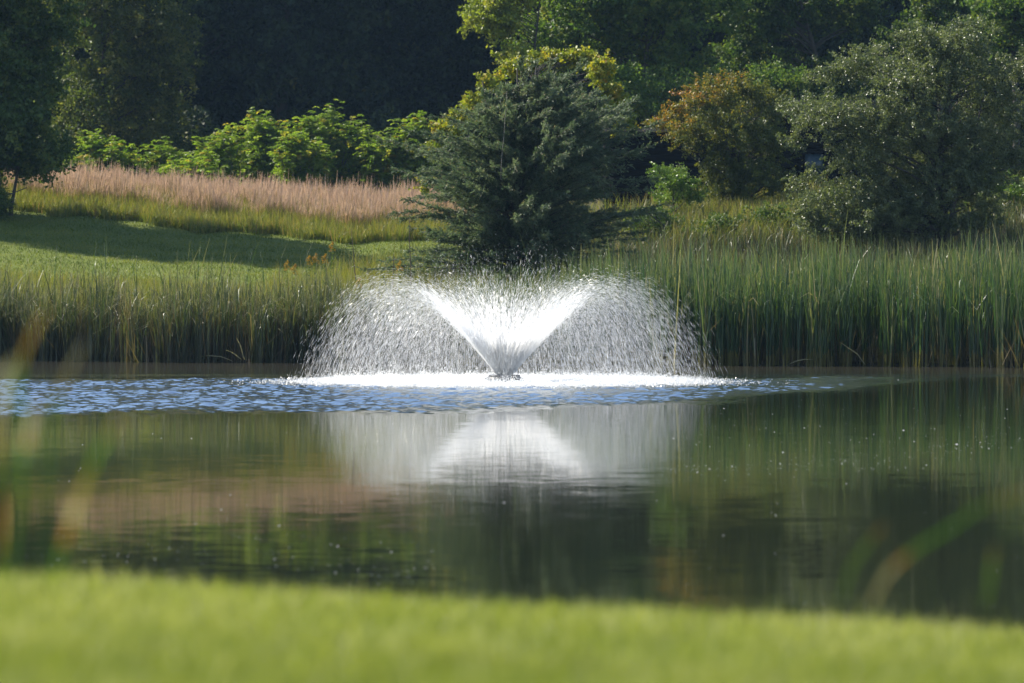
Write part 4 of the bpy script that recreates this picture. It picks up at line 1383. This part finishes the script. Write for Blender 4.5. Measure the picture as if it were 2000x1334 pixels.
def cabin():
    Y = 112.0
    a_ = at(1190, 250, Y); b_ = at(1700, 250, Y)
    x0, x1 = a_[0], b_[0]
    cx = (x0 + x1) / 2
    zb = float(tz(cx, Y + 2)) - 0.4
    ztop = at(1200, 262, Y)[2]
    root = empty('log_cabin', (cx, Y, zb))
    tag(root, 'dark log cabin with grey shingle roof half hidden behind the red shrub', 'cabin')
    h = ztop - zb; w = (x1 - x0) / 2
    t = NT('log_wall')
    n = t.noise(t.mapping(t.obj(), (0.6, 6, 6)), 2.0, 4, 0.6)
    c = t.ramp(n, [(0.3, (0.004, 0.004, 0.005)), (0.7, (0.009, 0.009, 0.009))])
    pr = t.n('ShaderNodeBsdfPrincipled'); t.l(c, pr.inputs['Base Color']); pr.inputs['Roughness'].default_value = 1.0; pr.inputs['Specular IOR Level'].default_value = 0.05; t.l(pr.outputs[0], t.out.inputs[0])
    a = Acc()
    nlog = int(h / 0.24)
    for i in range(nlog):
        z = (i + 0.5) * h / nlog
        tube(a, [(-w, 0, z), (0, 0, z), (w, 0, z)], [0.135] * 3, 8)
        tube(a, [(-w, 0, z + 0.1), (-w, 2, z + 0.1), (-w, 4, z + 0.1)], [0.135] * 3, 8)
        tube(a, [(w, 0, z + 0.1), (w, 2, z + 0.1), (w, 4, z + 0.1)], [0.135] * 3, 8)
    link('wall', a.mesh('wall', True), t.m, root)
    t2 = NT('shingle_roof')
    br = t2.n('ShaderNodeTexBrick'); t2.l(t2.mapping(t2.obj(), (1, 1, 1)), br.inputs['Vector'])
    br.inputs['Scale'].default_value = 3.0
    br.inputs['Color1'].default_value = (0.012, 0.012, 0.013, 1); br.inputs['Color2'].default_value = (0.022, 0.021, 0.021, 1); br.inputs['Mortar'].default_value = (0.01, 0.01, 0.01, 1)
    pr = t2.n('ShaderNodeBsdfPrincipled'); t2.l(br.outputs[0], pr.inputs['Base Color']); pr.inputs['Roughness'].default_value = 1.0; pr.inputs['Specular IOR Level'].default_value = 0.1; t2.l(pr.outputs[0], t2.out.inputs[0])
    a = Acc()
    e = 0.40
    def roof(xa, xb, ze, zr):
        V = [(xa, -e, ze), (xb, -e, ze), (xb, 2.0, zr), (xa, 2.0, zr), (xa, 4 + e, ze), (xb, 4 + e, ze)]
        V2 = [(x, y, z + 0.10) for x, y, z in V]
        a.add(V + V2, quads=np.array([(0, 3, 2, 1), (3, 4, 5, 2), (6, 7, 8, 9), (9, 8, 11, 10), (0, 1, 7, 6), (4, 10, 11, 5), (0, 6, 9, 3), (3, 9, 10, 4), (1, 2, 8, 7), (2, 5, 11, 8)]))
    xm = at(1500, 250, Y)[0] - cx
    roof(-w - e, xm, h - 0.02, h + 0.22)
    zt = at(1600, 228, Y)[2] - zb
    roof(xm + 0.01, w + e, zt, zt + 0.62)
    a2 = Acc()
    for i in range(3):
        zz = h + 0.12 + i * 0.24
        if zz < zt - 0.05:
            tube(a2, [(xm + 0.2, 0, zz), (w / 2, 0, zz), (w, 0, zz)], [0.135] * 3, 8)
    if a2.n:
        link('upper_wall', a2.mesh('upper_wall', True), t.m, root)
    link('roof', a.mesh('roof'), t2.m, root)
    t3 = NT('dark_glass')
    pr = t3.n('ShaderNodeBsdfPrincipled'); pr.inputs['Base Color'].default_value = (0.015, 0.035, 0.045, 1); pr.inputs['Roughness'].default_value = 0.35; t3.l(pr.outputs[0], t3.out.inputs[0])
    q = at(1590, 322, Y); wx = q[0] - cx; wz = q[2] - zb
    a = Acc(); box(a, wx - 0.35, wx + 0.35, -0.19, -0.15, wz - 0.38, wz + 0.38)
    wnd = link('window', a.mesh('window'), t3.m, root)
    a = Acc(); box(a, wx - 0.42, wx - 0.355, -0.21, -0.15, wz - 0.45, wz + 0.45); box(a, wx + 0.355, wx + 0.42, -0.21, -0.15, wz - 0.45, wz + 0.45)
    box(a, wx - 0.353, wx + 0.353, -0.208, -0.15, wz + 0.385, wz + 0.45); box(a, wx - 0.353, wx + 0.353, -0.208, -0.15, wz - 0.45, wz - 0.385)
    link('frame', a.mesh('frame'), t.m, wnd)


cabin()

# ------------------------------------------------------------------ blurred reeds close to the camera
def near_blade(pix, Y, w, cols, label, seed):
    """pix: list of (px,py); cols: per-segment colour value 0 green, .5 orange, 1 cream"""
    rng = np.random.default_rng(seed)
    P = np.array([at(px, py, Y) for px, py in pix])
    t = np.linspace(0, 1, len(P)); tt = np.linspace(0, 1, 13)
    pts = np.stack([np.interp(tt, t, P[:, i]) for i in range(3)], 1)
    pts[:, 1] += np.linspace(0, 0.12, 13) * rng.normal()
    cv = np.interp((tt[:-1] + tt[1:]) / 2, np.linspace(0, 1, len(cols)), cols)
    flat_leaf('grass_blade', pts, w, M_NEAR, label, 'grass blade', 'blurred grass blades close to the camera', v=cv)


M_NEAR = leaf_mat('near_blade', [(0.0, (0.06, 0.15, 0.015)), (0.3, (0.10, 0.18, 0.02)), (0.5, (0.34, 0.17, 0.03)), (0.7, (0.30, 0.22, 0.08)), (1.0, (0.55, 0.50, 0.34))], 0.4, 0.5, 0.3, tint=(1.1, 1.1, 0.7))
near_blade([(20, 1150), (40, 980), (42, 850), (25, 740), (50, 660), (85, 600)], 4.3, 0.007, [0, 0.0, 0.05, 0.2, 0.6, 0.55], 'blurred green blade with an orange tip at the far left', 1)
near_blade([(-10, 960), (-6, 820), (4, 740), (22, 700)], 3.9, 0.008, [0.1, 0.85, 1, 1], 'blurred cream tip cut by the left edge of the picture', 2)
near_blade([(72, 1150), (78, 950), (80, 800), (95, 730), (118, 670)], 4.1, 0.006, [0, 0, 0.1, 0.8, 1], 'blurred upright blade with a cream tip, second from the left', 3)
near_blade([(100, 1150), (118, 1085), (155, 985), (190, 900), (222, 850), (242, 815)], 4.0, 0.0075, [0, 0.05, 1, 0.1, 0.1, 1], 'blurred blade leaning right with two cream patches', 4)
near_blade([(-5, 1140), (10, 1060), (20, 990), (44, 870)], 4.2, 0.005, [0.2, 0.4, 0.5, 0.05], 'blurred orange-brown blade low at the left edge', 5)
near_blade([(50, 900), (45, 850), (50, 810), (66, 770)], 4.2, 0.010, [0, 0.8, 0.9, 0.3], 'short blurred pale blade between the two upright ones', 6)
near_blade([(1700, 1185), (1735, 1115), (1790, 1070), (1860, 1030), (1920, 985), (2010, 960)], 4.2, 0.0042, [0.75, 0.9, 0.05, 0.0, 0.1, 0.85], 'blurred arching blade, green in its middle, on the right', 7)
near_blade([(1925, 1190), (1918, 1130), (1908, 1080), (1900, 1050)], 4.5, 0.003, [0.3, 0.1, 0.3, 0.5], 'faint upright blurred blade near the right edge', 8)
near_blade([(1640, 1180), (1660, 1100), (1690, 1050), (1712, 1015)], 4.7, 0.003, [0.1, 0.2, 0.3, 0.65], 'faint brownish blurred blade left of the arching one', 9)

# ------------------------------------------------------------------ the morning air
t = NT('haze')
pv = t.n('ShaderNodeVolumePrincipled')
pv.inputs['Color'].default_value = (0.40, 0.66, 1.0, 1)
pv.inputs['Density'].default_value = 0.00014
pv.inputs['Anisotropy'].default_value = 0.2
t.l(pv.outputs[0], t.out.inputs['Volume'])
a = Acc(); box(a, -185, 185, -12, 325, -2.5, 48)
tag(link('haze', a.mesh('haze'), t.m), kind='stuff', label='thin blue morning haze over the whole pond', cat='haze')
